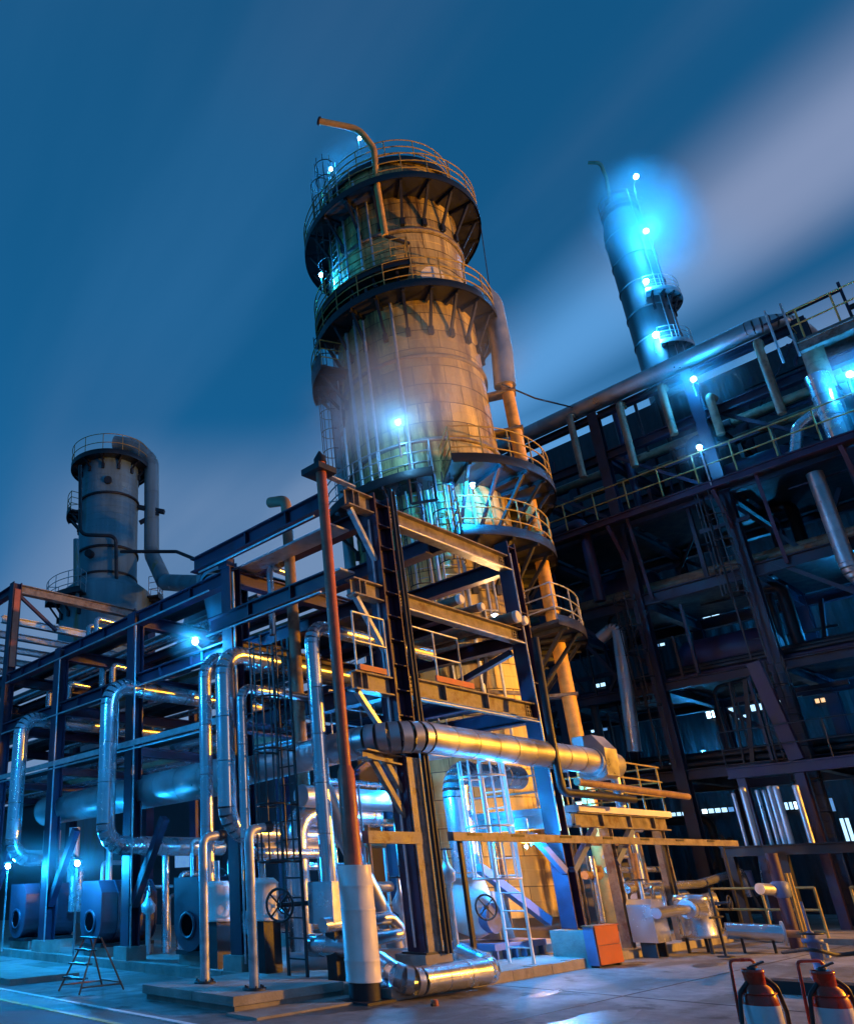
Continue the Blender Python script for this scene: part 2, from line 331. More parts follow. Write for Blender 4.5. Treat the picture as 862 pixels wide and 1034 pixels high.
# ================================================================== the ground
def ground_material():
    m = bpy.data.materials.new('worn_concrete'); m.use_nodes = True; t = m.node_tree; b = t.nodes['Principled BSDF']; L = t.links.new
    def n(ty, **k):
        x = t.nodes.new(ty)
        for a, v in k.items(): setattr(x, a, v)
        return x
    geo = n('ShaderNodeNewGeometry')
    def noise(sc, det, ro, off=0.0, st=(1, 1, 1)):
        mp = n('ShaderNodeMapping'); mp.inputs['Location'].default_value = (off, off*0.7, 0); mp.inputs['Scale'].default_value = st; L(geo.outputs['Position'], mp.inputs[0])
        x = n('ShaderNodeTexNoise'); x.inputs['Scale'].default_value = sc; x.inputs['Detail'].default_value = det; x.inputs['Roughness'].default_value = ro; L(mp.outputs[0], x.inputs['Vector']); return x.outputs[0]
    def ramp(v, lo, hi, a, c):
        r = n('ShaderNodeMapRange', interpolation_type='SMOOTHSTEP'); L(v, r.inputs[0]); r.inputs[1].default_value = lo; r.inputs[2].default_value = hi; r.inputs[3].default_value = a; r.inputs[4].default_value = c; return r.outputs[0]
    def mix(f, a, c, bt='MIX'):
        x = n('ShaderNodeMix', data_type='RGBA', blend_type=bt)
        for s, v in ((x.inputs[0], f), (x.inputs[6], a), (x.inputs[7], c)):
            if hasattr(v, 'links'): L(v, s)
            else: s.default_value = (*v, 1) if isinstance(v, tuple) else v
        return x.outputs[2]
    big = ramp(noise(0.35, 4, 0.55, 5), 0.35, 0.68, 0, 1); fine = ramp(noise(3.0, 8, 0.7), 0.3, 0.75, 0.7, 1.25)
    stain = ramp(noise(0.55, 6, 0.62, 21, (0.6, 1.5, 1)), 0.50, 0.60, 0, 1); oil = ramp(noise(1.3, 5, 0.6, 40), 0.57, 0.66, 0, 1)
    c = mix(big, (0.15, 0.147, 0.14), (0.25, 0.243, 0.23)); c = mix(1.0, c, fine, 'MULTIPLY')
    c = mix(stain, c, (0.10, 0.09, 0.075)); c = mix(oil, c, (0.055, 0.05, 0.045)); L(c, b.inputs['Base Color'])
    L(ramp(noise(0.5, 5, 0.6, 21, (0.6, 1.5, 1)), 0.4, 0.7, 0.85, 0.55), b.inputs['Roughness'])
    bp = n('ShaderNodeBump'); bp.inputs['Strength'].default_value = 0.65; bp.inputs['Distance'].default_value = 0.015; L(noise(14, 8, 0.75), bp.inputs['Height']); L(bp.outputs[0], b.inputs['Normal'])
    return m
M_ground = ground_material()
M_road = mat('road_asphalt', (0.10, 0.10, 0.10), 0.75, 0, 0.35, 2.2, (0.16, 0.15, 0.13), 0.5, 0.75, 0.5, 60)
M_gut = mat('gutter_concrete', (0.10, 0.11, 0.10), 0.6, 0, 0.35, 2.2, (0.06, 0.07, 0.05), 0.5, 0.7, 0.4, 40)
M_wline = mat('white_line_paint', (0.66, 0.67, 0.66), 0.6, 0, 0.2, 5, (0.28, 0.27, 0.25), 0.55, 0.68)
M_yline = mat('yellow_line_paint', (0.52, 0.36, 0.06), 0.6, 0, 0.2, 5, (0.18, 0.15, 0.10), 0.52, 0.66)
build(G().add([(-900,-900,0),(900,-900,0),(900,900,0),(-900,900,0)], [(0,1,2,3)]), 'ground', M_ground, kind='structure')
build(G().add([(-30,-60,0.004),(6.06,-60,0.004),(6.06,90,0.004),(-30,90,0.004)], [(0,1,2,3)]), 'road', M_road, kind='structure')
build(G().add([(6.10,7.2,0.004),(6.60,7.2,0.004),(6.60,90,0.004),(6.10,90,0.004)], [(0,1,2,3)]), 'gutter', M_gut, kind='structure')
build(G().box(6.0, 6.10, -60, 90, 0.0, 0.010), 'yellow_road_line', M_yline, kind='structure')
build(G().box(6.60, 6.70, 8.6, 90, 0.0, 0.012), 'white_kerb_line', M_wline, kind='structure')
# raised concrete plinth under the pipe rack, edged with separate kerb stones
pl = thing('plant_plinth', None, None, (9.75, 8.2, 0)); pl['kind'] = 'structure'
build(G().box(9.93, 24.0, 8.38, 15.0, 0, 0.15), 'plinth_slab', M_conc, pl); build(G().box(9.93, 24.0, 15.0, 40, 0, 0.149), 'plinth_slab', M_conc, pl)
x = 9.75
while x < 15.2:
    L_ = min(0.62, 15.3-x); build(G().box(x, x+L_-0.012, 8.2+random.uniform(-.006, .006), 8.375, 0, 0.16+random.uniform(-.006, .006)), 'kerb_stone', M_conc, pl); x += L_
y = 8.39
while y < 32:
    build(G().box(9.75+random.uniform(-.006, .006), 9.925, y, y+1.188, 0, 0.17+random.uniform(-.006, .006)), 'kerb_stone', M_conc, pl); y += 1.2
# inner pad the tower and the pumps stand on
build(G().box(13.6, 17.6, 9.4, 11.6, 0.15, 0.30), 'pump_pad', M_conc, kind='structure')
# slab in front of the rack: three cast bays on a lower footing
sl = thing('front_slab', None, None, (7.55, 9.05, 0)); sl['kind'] = 'structure'
for y0, y1 in ((9.05, 9.96), (9.97, 11.2)): build(G().box(7.55, 9.7, y0, y1, 0.085, 0.20), 'slab_bay', M_conc, sl)
build(G().box(7.60, 9.7, 9.09, 11.16, 0, 0.084), 'slab_footing', M_conc, sl)
build(G().box(7.4, 9.7, 8.42, 9.02, 0.0, 0.03), 'slab_apron', M_conc, sl)
build(G().box(7.0, 8.4, 14.6, 24, 0, 0.10), 'side_slab', M_conc, kind='structure')

# ================================================================== front steel frame
F = thing('steel_frame', 'tall steel frame of grey beams in front of the big tower', 'steel frame', (10.95, 8.45, 0.15))
def hcol(t, x, y, z0, z1, w, d, m, stiff=None, name='column'):
    """column with flanges facing +-x, web facing the camera, optional stiffener plates between the flanges"""
    g = G(); g.box(x, x+0.03, y, y+d, z0, z1); g.box(x+w-0.03, x+w, y, y+d, z0, z1); g.box(x+0.03, x+w-0.03, y+d*0.45, y+d*0.55, z0, z1)
    c = build(g, name, m, t)
    if stiff:
        z = z0 + stiff
        while z < z1-0.1: build(G().box(x+0.03, x+w-0.03, y+0.01, y+d*0.45, z, z+0.02), 'stiffener', m, c); z += stiff
    return c
hcol(F, 10.95, 8.45, 0.53, 8.55, 0.44, 0.34, M_frame, 0.46)
build(G().box(10.98, 11.36, 8.41, 8.447, 0.53, 3.5), 'cover_plate', M_front, F)
build(G().box(10.82, 11.50, 8.36, 8.95, 0.15, 0.50), 'pedestal', M_conc, F); build(G().box(10.88, 11.44, 8.38, 8.86, 0.50, 0.53), 'base_plate', M_dark, F)
hcol(F, 15.65, 8.45, 0.62, 8.75, 0.34, 0.32, M_frame, 1.6)
build(G().box(15.50, 16.12, 8.24, 8.95, 0.0, 0.60), 'pedestal', M_conc, F)
YB = 12.6
for xx in (10.95, 15.65): hcol(F, xx, YB, 0.15, 8.45, 0.34, 0.32, M_frame)
BE = ((8.05, 8.40), (6.32, 6.62), (4.62, 4.97))
for z0, z1 in BE:
    h = z1-z0; zc = (z0+z1)/2
    b = build(G().ibeam((11.40, 8.60, zc), (15.645, 8.60, zc), h, 0.24), 'beam', M_front, F)
    joint_plate(b, 11.42, 8.585, z0+.04, z1-.04, .20, M_front); joint_plate(b, 15.42, 8.585, z0+.04, z1-.04, .20, M_front)
    for xs in (12.5, 13.9) if z0 < 5 else (): build(G().box(xs, xs+0.03, 8.49, 8.585, z0+.03, z1-.03), 'web_stiffener', M_front, b)
    build(G().ibeam((11.30, YB+.16, zc), (15.645, YB+.16, zc), h, 0.24), 'beam', M_frame, F)
    for xx in (11.17, 15.82): build(G().ibeam((xx, 8.80, zc-0.02), (xx, YB-0.01, zc-0.02), h, 0.24), 'beam', M_frame, F)
    build(G().ibeam((13.5, 8.73, zc-0.04), (13.5, YB+0.03, zc-0.04), h*0.8, 0.18), 'beam', M_frame, F)
# cantilevers to the left carrying the red vent, with diagonal struts
for z0, z1, xe in ((8.10, 8.46, 10.22), (6.30, 6.62, 10.15), (4.55, 4.88, 9.95)):
    zc = (z0+z1)/2; a = build(G().ibeam((xe, 8.58, zc), (10.945, 8.58, zc), z1-z0, 0.22), 'cantilever', M_front, F)
    for xs in (xe+0.14, xe+0.30): build(G().box(xs, xs+.02, 8.475, 8.565, z0+.03, z1-.03), 'web_stiffener', M_front, a)
    build(G().bar((xe+0.12, 8.58, z0-0.02), (10.95, 8.58, z0-0.95), 0.10, 0.08), 'strut', M_galv, F)
build(G().bar((9.35, 8.50, 8.53), (10.42, 8.50, 8.515), 0.12, 0.03), 'top_angle', M_galv, F)
build(G().box(9.28, 9.75, 8.30, 8.75, 8.50, 8.62), 'pipe_clamp', M_dark, F)
# lower knee brace, and struts between the tiers
for p0, p1 in (((10.30, 8.58, 3.42), (10.97, 8.58, 2.55)), ((10.62, 8.58, 3.42), (10.97, 8.58, 2.95))): build(G().bar(p0, p1, 0.09, 0.10), 'strut', M_front, F)
build(G().ibeam((10.05, 8.58, 3.50), (10.945, 8.58, 3.44), 0.16, 0.22), 'cantilever', M_front, F)
for p0, p1 in (((15.65, YB, 5.2), (12.2, YB, 7.9)), ((12.0, YB, 5.1), (15.6, YB, 6.3)), ((15.8, 8.8, 6.5), (15.8, YB, 7.9)), ((15.8, YB, 5.2), (15.8, 8.9, 6.2)), ((11.3, YB+.1, 2.2), (15.6, YB+.1, 4.5)), ((13.5, 8.9, 4.9), (15.6, YB, 6.2))):
    build(G().bar(p0, p1, 0.13, 0.13), 'brace', M_frame, F)
build(G().bar((13.9, 9.25, 1.75), (15.62, 9.0, 0.75), 0.16, 0.16), 'brace', M_bluep, F)
# red-topped toe boards and a handrail on the third tier
build(G().box(12.2, 13.4, 8.44, 8.475, 4.98, 5.09), 'toe_board', M_red, F); build(G().box(10.05, 10.75, 8.44, 8.475, 4.89, 4.99), 'toe_board', M_red, F)
g = G(); rail(g, [(11.55, 8.52, 4.98), (13.15, 8.52, 4.98)], 1.0, 0.8, 0.02); build(g, 'handrail', M_galv, F)
g = G(); rail(g, [(10.05, 8.52, 4.9), (10.9, 8.52, 4.9)], 1.05, 0.42, 0.02); build(g, 'handrail', M_galv, F)
g = G(); rail(g, [(13.9, 12.2, 6.63), (13.9, 10.8, 6.63), (15.4, 10.8, 6.63)], 1.0, 0.75, 0.02); build(g, 'handrail', M_galv, F)
for k in range(3): build(G().box(11.45, 13.3, 9.0+k*1.15, 10.1+k*1.15, 6.63, 6.66), 'grating', M_dark, F)
for k in range(3): build(G().box(11.45, 15.5, 9.0+k*1.15, 10.1+k*1.15, 4.975, 5.005), 'grating', M_dark, F)
# twin conduits down the corner column
for dx, zt in ((0.16, 8.66), (0.26, 8.63)):
    c = pipe('%s of the two thin conduits running down the corner column' % ('left one' if dx < .2 else 'right one'), [(11.05+dx+0.08, 8.30, 0.50), (11.05+dx+0.07, 8.30, zt)], 0.035, M_dark, name='conduit', cat='conduit', group='conduits on the corner column')
for (px, py, rr, lab) in ((462.5, 597, 0.10, 'leftmost'), (484, 606, 0.085, 'second from left'), (523, 614, 0.13, 'fattest, nearest the right column'), (531, 619, 0.10, 'rightmost')):
    e = on_y(px, py, 8.30 if px < 520 else 8.22); ty = 11.3
    t = thing('stub_pipe', 'short white capped pipe end on the middle front beam, %s' % lab, 'pipe', e, 'capped pipe ends on the middle beam')
    z_ = 6.64+rr
    build(G().cyl((e.x, 8.32, z_), (e.x-0.02, ty, z_), rr, 16), 'barrel', M_brown, t); build(G().tube([(e.x, 8.33, z_), (e.x, 8.26, z_), (e.x, 8.24, z_)], rr, 16, True, [rr*1.06, rr*1.06, rr*0.85]), 'cap', M_white, t)

# ================================================================== red vent pipe in its white jacket
V = thing('vent_pipe', 'tall rusty red vent pipe rising from a white jacket', 'pipe', (9.48, 8.45, 0))
build(G().tube([(9.47, 8.45, 3.2), (9.49, 8.45, 8.72)], 0.095, 14), 'upper_pipe', M_red, V)
build(G().tube([(9.465, 8.45, 1.6), (9.47, 8.45, 3.16), (9.47, 8.45, 3.25)], 0.13, 14, True, [0.14, 0.135, 0.095]), 'lower_pipe', M_red, V)
build(G().tube([(9.49, 8.45, 8.70), (9.49, 8.45, 8.78), (9.49, 8.45, 8.95)], 0.12, 14, True, [0.12, 0.12, 0.02]), 'cap', M_dark, V)
for k, (z0, z1) in enumerate(((0.26, 0.52), (0.52, 1.18), (1.18, 1.50), (1.50, 1.80))):
    build(G().tube([(9.48, 8.45, z0), (9.48, 8.45, z0+.03), (9.48, 8.45, z0+.035), (9.48, 8.45, z1)], .25, 28, k == 3, [0.256, 0.256, 0.25, 0.25]), 'jacket_section', M_white, V)
g = G(); g.cyl((9.48, 8.45, 0.03), (9.48, 8.45, 0.26), 0.22, 24); build(g, 'foot', M_dark, V); build(G().box(9.18, 9.78, 8.15, 8.75, 0.0, 0.035), 'base_plate', M_dark, V)
clad_pipe('low crumpled silver pipe lying along the kerb beside the white jacket', [(10.05, 8.62, 0.42), (9.85, 8.02, 0.24), (11.95, 7.92, 0.25), (12.05, 8.6, 0.42)], 0.185, 0.3, M_clad, 0.55, 4, dents=0.03)

# ================================================================== big front header pipe with its box
t = clad_pipe('fat banded pipe crossing the front frame at mid height', [(10.45, 12.2, 3.62), (10.45, 8.16, 3.80), (16.94, 8.16, 3.82)], 0.265, 0.75, M_cladm, 0.62, 7, 28)
b = thing('junction_box', 'grey chamfered box hood around the end of the fat front pipe', 'box', (17.2, 8.16, 3.3))
prof = [(-0.30, 3.50), (-0.20, 3.45), (0.20, 3.45), (0.30, 3.50), (0.34, 3.80), (0.34, 4.36), (-0.12, 4.36), (-0.34, 4.06)]
build(G().prism([(16.95, 8.16+a, z) for a, z in prof], (0.55, 0, 0)), 'hood', M_cladm, b)
build(G().tube([(17.51, 8.16, 3.80), (17.98, 8.16, 3.80), (18.05, 8.16, 3.80)], 0.27, 26, True, [0.27, 0.27, 0.2]), 'end_sleeve', M_cladm, b)
build(G().tube([(16.88, 8.16, 3.80), (16.945, 8.16, 3.80)], 0.31, 26), 'collar', M_galv, b)
build(G().cyl((17.9, 8.16, 2.9), (17.9, 8.16, 3.6), 0.10, 12), 'drop_leg', M_galv, b)
# drain elbow dark pipe dropping in front of the header
pipe('dark downpipe in front of the fat pipe with elbow at its foot', [(15.35, 8.05, 6.25), (15.08, 7.95, 4.4), (15.08, 7.95, 3.07), (18.0, 7.9, 3.05)], 0.08, M_dark, 0.16)
pipe('rusty brown pipe lying along the platform edge', [(15.75, 7.95, 3.30), (21.0, 7.95, 3.24)], 0.075, M_brown, 0.1, 14)

# ================================================================== pump platform on the right
D = thing('pump_platform', 'raised steel platform with white deck edge beside the orange cabinet', 'platform', (16.7, 8.45, 0))
build(G().box(16.55, 20.95, 8.45, 11.0, 2.83, 2.90), 'deck', M_galv, D)
build(G().box(16.55, 20.95, 8.40, 8.449, 2.80, 2.93), 'deck_edge', M_white, D); build(G().box(16.50, 16.549, 8.40, 11.0, 2.80, 2.93), 'deck_edge', M_galv, D)
build(G().ibeam((16.55, 8.56, 2.65), (20.9, 8.56, 2.65), 0.30, 0.2), 'edge_beam', M_front, D); build(G().ibeam((16.62, 8.66, 2.66), (16.62, 11.0, 2.66), 0.30, 0.2), 'edge_beam', M_galv, D)
for xs in (17.6, 18.9, 20.1): build(G().box(xs, xs+0.06, 8.47, 8.545, 2.53, 2.77), 'web_stiffener', M_front, D)
g = G(); rail(g, [(17.6, 8.43, 2.92), (20.9, 8.43, 2.92), (20.9, 10.9, 2.92)], 1.05, 1.05, 0.022, 2); build(g, 'handrail', M_rail, D)
g = G(); rail(g, [(16.52, 8.5, 2.92), (16.52, 10.9, 2.92)], 1.05, 0.8, 0.022, 2); build(g, 'handrail', M_galv, D)
for xx, yy in ((17.9, 8.56), (20.5, 8.56), (17.0, 10.8), (20.5, 10.8)): hcol(D, xx, yy, 0.0, 2.5, 0.22, 0.2, M_front)
for p0, p1 in (((15.95, 8.5, 1.65), (17.3, 8.56, 2.48)), ((15.66, 8.5, 1.65), (14.9, 8.6, 2.3)), ((18.05, 8.6, 1.8), (19.0, 8.56, 2.48))): build(G().bar(p0, p1, 0.12, 0.13), 'knee_brace', M_bluep, D)
# cable tray with name plates
T_ = thing('cable_tray', 'long narrow brown cable tray with dark name plates across the front', 'cable tray', (11.9, 8.25, 2.15))
build(G().box(11.75, 24.2, 8.22, 8.34, 2.16, 2.30), 'channel', M_front, T_)
for xs in (12.15, 13.5, 15.2, 16.9, 18.6, 20.4, 22.2): build(G().box(xs, xs+0.42, 8.208, 8.219, 2.245, 2.285), 'name_plate', M_dark, T_)
for xs in (12.1, 20.0, 23.5): build(G().box(xs, xs+.08, 8.36, 8.42, 0.16, 2.3), 'support_post', M_dark, T_)
build(G().box(9.62, 10.93, 8.24, 8.36, 2.10, 2.28), 'bracket_arm', M_front, thing('bracket', 'short steel arm bracket tying the red vent to the corner column', 'bracket', (9.62, 8.24, 2.1)))

# ================================================================== caged ladder, lit blue
def ladder(label, x, y, z0, z1, wdt, m, ax='x', cage0=None, out=-1, name='ladder', step=0.3, sep=True, group=None, parent=None, Rr=.36):
    """two stiles, rungs and a hooped safety cage standing out towards out*y (ax='x') or out*x (ax='y')"""
    t = thing(name, label, 'ladder' if not parent else None, (x, y, z0), group, parent)
    P = (lambda a, b, z: (x+a, y+b, z)) if ax == 'x' else (lambda a, b, z: (x+b, y+a, z))
    for s in (0, wdt): build(G().bar(P(s, 0, z0), P(s, 0, z1), 0.05, 0.03), 'stile', m, t)
    z = z0+0.25; rp = []
    while z < z1: rp.append((P(0, 0, z), P(wdt, 0, z))); z += step
    rungs(rp, m, t)
    if cage0 is not None:
        cg = thing('cage', None, None, (x, y, cage0), None, t); k = 10
        hp = lambda z: [P(wdt/2 + Rr*math.cos(R(-50+280*i/k)), out*(0.36+Rr*math.sin(R(-50+280*i/k))), z) for i in range(k+1)]
        z = cage0
        while z <= z1-0.05:
            q = hp(z); build(G().tube([P(0 if q[-1][0 if ax == 'x' else 1] < (x if ax == 'x' else y)+wdt/2 else wdt, 0, z)] + list(reversed(q)) + [P(wdt, 0, z)], 0.02, 5), 'hoop', m, cg); z += 0.9
        top = hp(z1-0.05); bot = hp(cage0)
        for i in range(0, k+1, 2 if Rr < .4 else 1): build(G().bar(bot[i], top[i], 0.035, 0.012), 'cage_bar', m, cg)
    return t
ladder('pale blue-lit caged ladder in front of the pumps', 14.0, 8.48, 0.15, 3.7, 0.48, M_white, 'y', 1.55, -1, Rr=.42)

# ================================================================== orange cabinet, valve station
K = thing('cabinet', 'orange steel cabinet standing on the ground by the platform column', 'cabinet', (15.8, 8.2, 0))
build(G().box(15.36, 16.28, 8.0, 8.20, 0.04, 0.68), 'body', M_bluep, K)
for z0, z1 in ((0.05, 0.36), (0.372, 0.675)): build(G().box(15.385, 16.265, 7.975, 7.999, z0, z1), 'door', M_rust, K)
build(G().box(15.34, 16.30, 7.96, 8.22, 0.68, 0.70), 'top', M_rust, K)
for xs in (15.40, 16.18): build(G().box(xs, xs+.06, 8.02, 8.18, 0, 0.04), 'foot', M_dark, K)

def drum_valve():
    t = thing('valve_box', 'silver clad square valve jacket on a stand beside the orange cabinet', 'valve', (17.7, 8.0, 0))
    p = on_y(656, 958, 8.1); q = on_y(653, 916, 8.1); x0 = q.x-0.28
    g = G(); g.prism([(x0, 7.9, 0.28), (x0+0.62, 7.9, 0.28), (x0+0.62, 7.9, 0.98), (x0+0.50, 7.9, 1.08), (x0+0.1, 7.9, 1.08), (x0, 7.9, 0.98)], (0, 0.5, 0)); build(g, 'jacket', M_clad, t)
    for xs in (x0+.08, x0+.5): build(G().box(xs, xs+.06, 8.0, 8.3, 0, 0.28), 'foot', M_dark, t)
    build(G().tube([(x0+.3, 8.15, 1.08), (x0+.3, 8.15, 1.45)], .04, 8), 'stem', M_galv, t); handwheel(t, (x0+.3, 8.15, 1.45), (0, 0, 1), 0.16, M_dark)
    t2 = thing('valve_drum', 'silver clad round valve drum with black handwheel in the valve station', 'valve', (19.0, 7.7, 0))
    c = on_y(705, 940, 7.75)
    build(G().lathe((c.x, 7.75, 0.30), [(0.0, 0), (0.36, 0), (0.37, 0.06), (0.36, 0.08), (0.36, 0.70), (0.37, 0.71), (0.33, 0.82), (0.0, 0.84)], 28), 'drum', M_clad, t2)
    for k in range(3): a = k*2.1; build(G().cyl((c.x+.26*math.cos(a), 7.75+.26*math.sin(a), 0), (c.x+.26*math.cos(a), 7.75+.26*math.sin(a), 0.32), 0.035, 8), 'leg', M_dark, t2)
    build(G().tube([(c.x-0.3, 7.55, 0.86), (c.x-.95, 7.5, 0.88)], 0.17, 20, True, [0.21, 0.18]), 'neck', M_clad, t2)
    build(G().tube([(c.x-.92, 7.5, 0.88), (c.x-2.4, 7.48, 0.86)], 0.10, 18), 'inlet_pipe', M_clad, t2)
    build(G().tube([(c.x+.1, 7.35, 0.95), (c.x+.1, 7.05, 0.97)], .03, 8), 'stem', M_dark, t2); handwheel(t2, (c.x+.1, 7.05, 0.97), (0, 1, 0), 0.13, M_dark)
    build(G().tube([(c.x+.3, 7.7, 1.0), (c.x+.62, 7.55, 1.05), (c.x+.62, 7.55, 0.9)], 0.12, 14), 'outlet_elbow', M_clad, t2)
    t3 = thing('drain_trough', 'tilted silver drain trough with round end plate and stub', 'trough', (c.x+.5, 7.4, 0.2))
    a = Vector((c.x+.35, 7.35, 0.42)); d = Vector((0.45, -0.89, -0.05)).normalized(); b = a + d*1.0
    build(G().tube([a, b], 0.16, 20, True), 'body', M_clad, t3); build(G().tube([b, b+d*.03], 0.23, 22), 'end_plate', M_cladm, t3); build(G().tube([b+d*.03, b+d*.30], 0.07, 14), 'stub', M_brown, t3)
    for s in (.25, .8): q = a+d*s; build(G().cyl((q.x, q.y, 0), (q.x, q.y, q.z-.1), 0.03, 8), 'leg', M_dark, t3)
    sp = on_y(696, 978, 7.3)
    s = thing('pipe_stand', 'thin dark pipe stand with cross arm in front of the valve drum', 'stand', (c.x-.62, 7.1, 0))
    build(G().cyl((c.x-.62, 7.1, 0), (c.x-.62, 7.1, 1.25), 0.028, 8), 'post', M_dark, s); build(G().cyl((c.x-.95, 7.1, 0.72), (c.x-.3, 7.1, 0.72), 0.022, 8), 'arm', M_dark, s); build(G().lathe((c.x-.62, 7.1, 0), [(0.0, .02), (0.16, 0.02), (0.16, 0)], 16), 'foot', M_dark, s)
drum_valve()

# wet patches and sealed joints in the concrete
M_wet = mat('wet_concrete', (0.060, 0.055, 0.05), 0.42, 0, 0.3, 3, (0.09, 0.085, 0.075), 0.5, 0.7, 0.1, 20, rvar=0.1)
M_seal = mat('joint_sealant', (0.03, 0.03, 0.03), 0.7, 0, 0.3, 5)
def patch(px, py, rx, ry, seed, name='puddle'):
    c = on_z(px, py, 0); rg = random.Random(seed); n_ = 40; ph = [rg.uniform(0, 6.28) for _ in range(5)]
    ring_ = [(c.x + rx*(1+.22*math.sin(2*a+ph[0])+.13*math.sin(5*a+ph[1])+.07*math.sin(9*a+ph[2]))*math.cos(a), c.y + ry*(1+.2*math.sin(3*a+ph[3])+.1*math.sin(7*a+ph[4]))*math.sin(a), .004) for a in [6.2832*i/n_ for i in range(n_)]]
    build(G().add([(c.x, c.y, .004)]+ring_, [(0, i+1, (i+1) % n_+1) for i in range(n_)]), name, M_wet, kind='structure')
patch(432, 1003, .9, .35, 2); patch(600, 1029, .95, .26, 5); patch(350, 1018, .7, .3, 8); patch(715, 975, .5, .18, 11); patch(545, 1005, .55, .12, 14); patch(60, 985, .5, .5, 17)
for k, yy in enumerate((6.1,)): build(G().box(6.75, 26, yy-.011, yy+.011, 0, .004), 'ground_joint', M_seal, kind='structure')
for k, xx in enumerate((12.2,)): build(G().box(xx-.011, xx+.011, -6, 8.15 if xx > 9.5 else 8.3, 0, .0035), 'ground_joint', M_seal, kind='structure')
M_joint=mat('cladding_joint', (0.07, 0.055, 0.04), 0.7, 0, 0.3, 3)
# ================================================================== main tower
TX, TY, TR = 20.62, 13.68, 2.48
TW = thing('distillation_tower', 'huge clad distillation tower with ringed platforms, lit orange and blue', 'tower', (TX, TY, 0.15))
build(G().lathe((TX, TY, 0.15), [(TR+.25, 0), (TR+.25, 0.25), (TR+.02, 0.3), (TR-.02, 0.5), (TR-.02, 26.2), (TR-.3, 26.9), (TR-1.2, 27.5), (0, 27.7)], 64), 'shell', M_joint, TW)
cor = 0.72; na = 15; pan = None
k = 0
for i in range(36):
    z0 = 0.62 + i*cor
    if z0 > 25.9: break
    for j in range(na):
        a = 12 + (i % 2)*12 + j*360/na
        if not (104 < a % 360 < 328): continue
        if pan is None:
            g = G(); mseg = 5; half = 180/na-0.22; rows = [(0.0, .016), (0.03, .016), (0.034, .006), (0.34, .006), (0.345, .013), (0.385, .013), (0.39, .006), (0.700, .006)]
            vs = [((TR+o)*math.cos(R(-half+2*half*q/mseg)), (TR+o)*math.sin(R(-half+2*half*q/mseg)), z) for z, o in rows for q in range(mseg+1)]
            fs = [(r_*(mseg+1)+q, r_*(mseg+1)+q+1, (r_+1)*(mseg+1)+q+1, (r_+1)*(mseg+1)+q) for r_ in range(len(rows)-1) for q in range(mseg)]
            me = bpy.data.meshes.new('cladding_panel'); me.from_pydata(vs, [], fs); me.polygons.foreach_set('use_smooth', [False]*len(fs)); me.materials.append(M_tower)
            for q_ in me.polygons: q_.use_smooth = False
            pan = me
        o = bpy.data.objects.new('cladding_panel', pan); put(o, (TX, TY, z0), TW); o.rotation_euler = (random.uniform(-.0004, .0004), 0, R(a)); s_ = 1+random.uniform(0, .004); o.scale = (s_, s_, 1)
def ring(z, ro, h, t=TW, c=(TX, TY), m=M_front, r0=TR): return build(G().lathe((c[0], c[1], z), [(r0, 0), (ro, 0), (ro, h), (r0, h)], 64), 'stiffening_ring', m, t)
for z in (17.5, 14.3, 9.3, 6.2, 23.0): ring(z, TR+.10, 0.10)

def round_platform(t, c, r0, r1, a0, a1, z, m, rm, nb=8, drop=1.0, railh=1.08, post=0.95, mids=2, th=0.09, toe=0.14, ends=True, lab=None):
    p = thing('platform', None, None, (c[0], c[1], z-drop), None, t)
    if lab: p['label'] = lab
    nn = max(10, int((a1-a0)/5))
    g = G(); full = a1-a0 >= 360
    g.lathe((c[0], c[1], z), [(r0, -th), (r1, -th), (r1, 0), (r0, 0), (r0, -th)], nn, a0, a1)
    if not full:
        for a in (a0, a1): g.prism([(c[0]+q*math.cos(R(a)), c[1]+q*math.sin(R(a)), z+s) for q, s in ((r0, -th), (r1, -th), (r1, 0), (r0, 0))], (0.01*math.sin(R(a)), -0.01*math.cos(R(a)), 0))
    for q in range(len(g.sm)): g.sm[q] = False
    build(g, 'deck', m, p)
    g = G(); g.lathe((c[0], c[1], z), [(r1+.012, -0.16), (r1+.012, toe), (r1, toe), (r1, -0.16)], nn, a0, a1); build(g, 'toe_plate', m, p)
    g = G(); rail(g, arc(c, r1-0.03, a0, a1, z, nn), railh, post, 0.022, mids); build(g, 'handrail', rm, p)
    if ends and not full:
        for a in (a0, a1):
            g = G(); rail(g, [(c[0]+q*math.cos(R(a)), c[1]+q*math.sin(R(a)), z) for q in (r0+.1, r1-.03)], railh, 2, 0.022, mids); build(g, 'handrail', rm, p)
    for i in range(nb):
        a = R(a0 + (a1-a0)*(i+0.5)/nb); d = Vector((math.cos(a), math.sin(a), 0)); o = Vector((c[0], c[1], 0))
        g = G(); g.bar(o+d*(r1-.18)+Vector((0, 0, z-th-.03)), o+d*(r0+.06)+Vector((0, 0, z-drop)), 0.09, 0.09); g.bar(o+d*r0+Vector((0, 0, z-th-.06)), o+d*(r1-.05)+Vector((0, 0, z-th-.06)), 0.09, 0.12)
        g.bar(o+d*(r0-.02)+Vector((0, 0, z-drop-.12)), o+d*(r0+.12)+Vector((0, 0, z-drop-.12)), 0.16, 0.30)
        build(g, 'bracket', M_dark, p)
    return p
c_ = (TX, TY)
round_platform(TW, c_, TR+.02, 3.40, 0, 360, 24.75, M_dark, M_rail, 20, 1.25)
round_platform(TW, c_, TR-.55, 2.62, 0, 360, 26.45, M_dark, M_rail, 0, 0.6, 1.0, 1.1, 2)
round_platform(TW, c_, TR+.02, 3.25, 128, 223, 20.95, M_dark, M_rail, 6, 0.9)
round_platform(TW, c_, TR+.02, 3.30, 140, 345, 19.95, M_dark, M_rail, 12, 1.3)
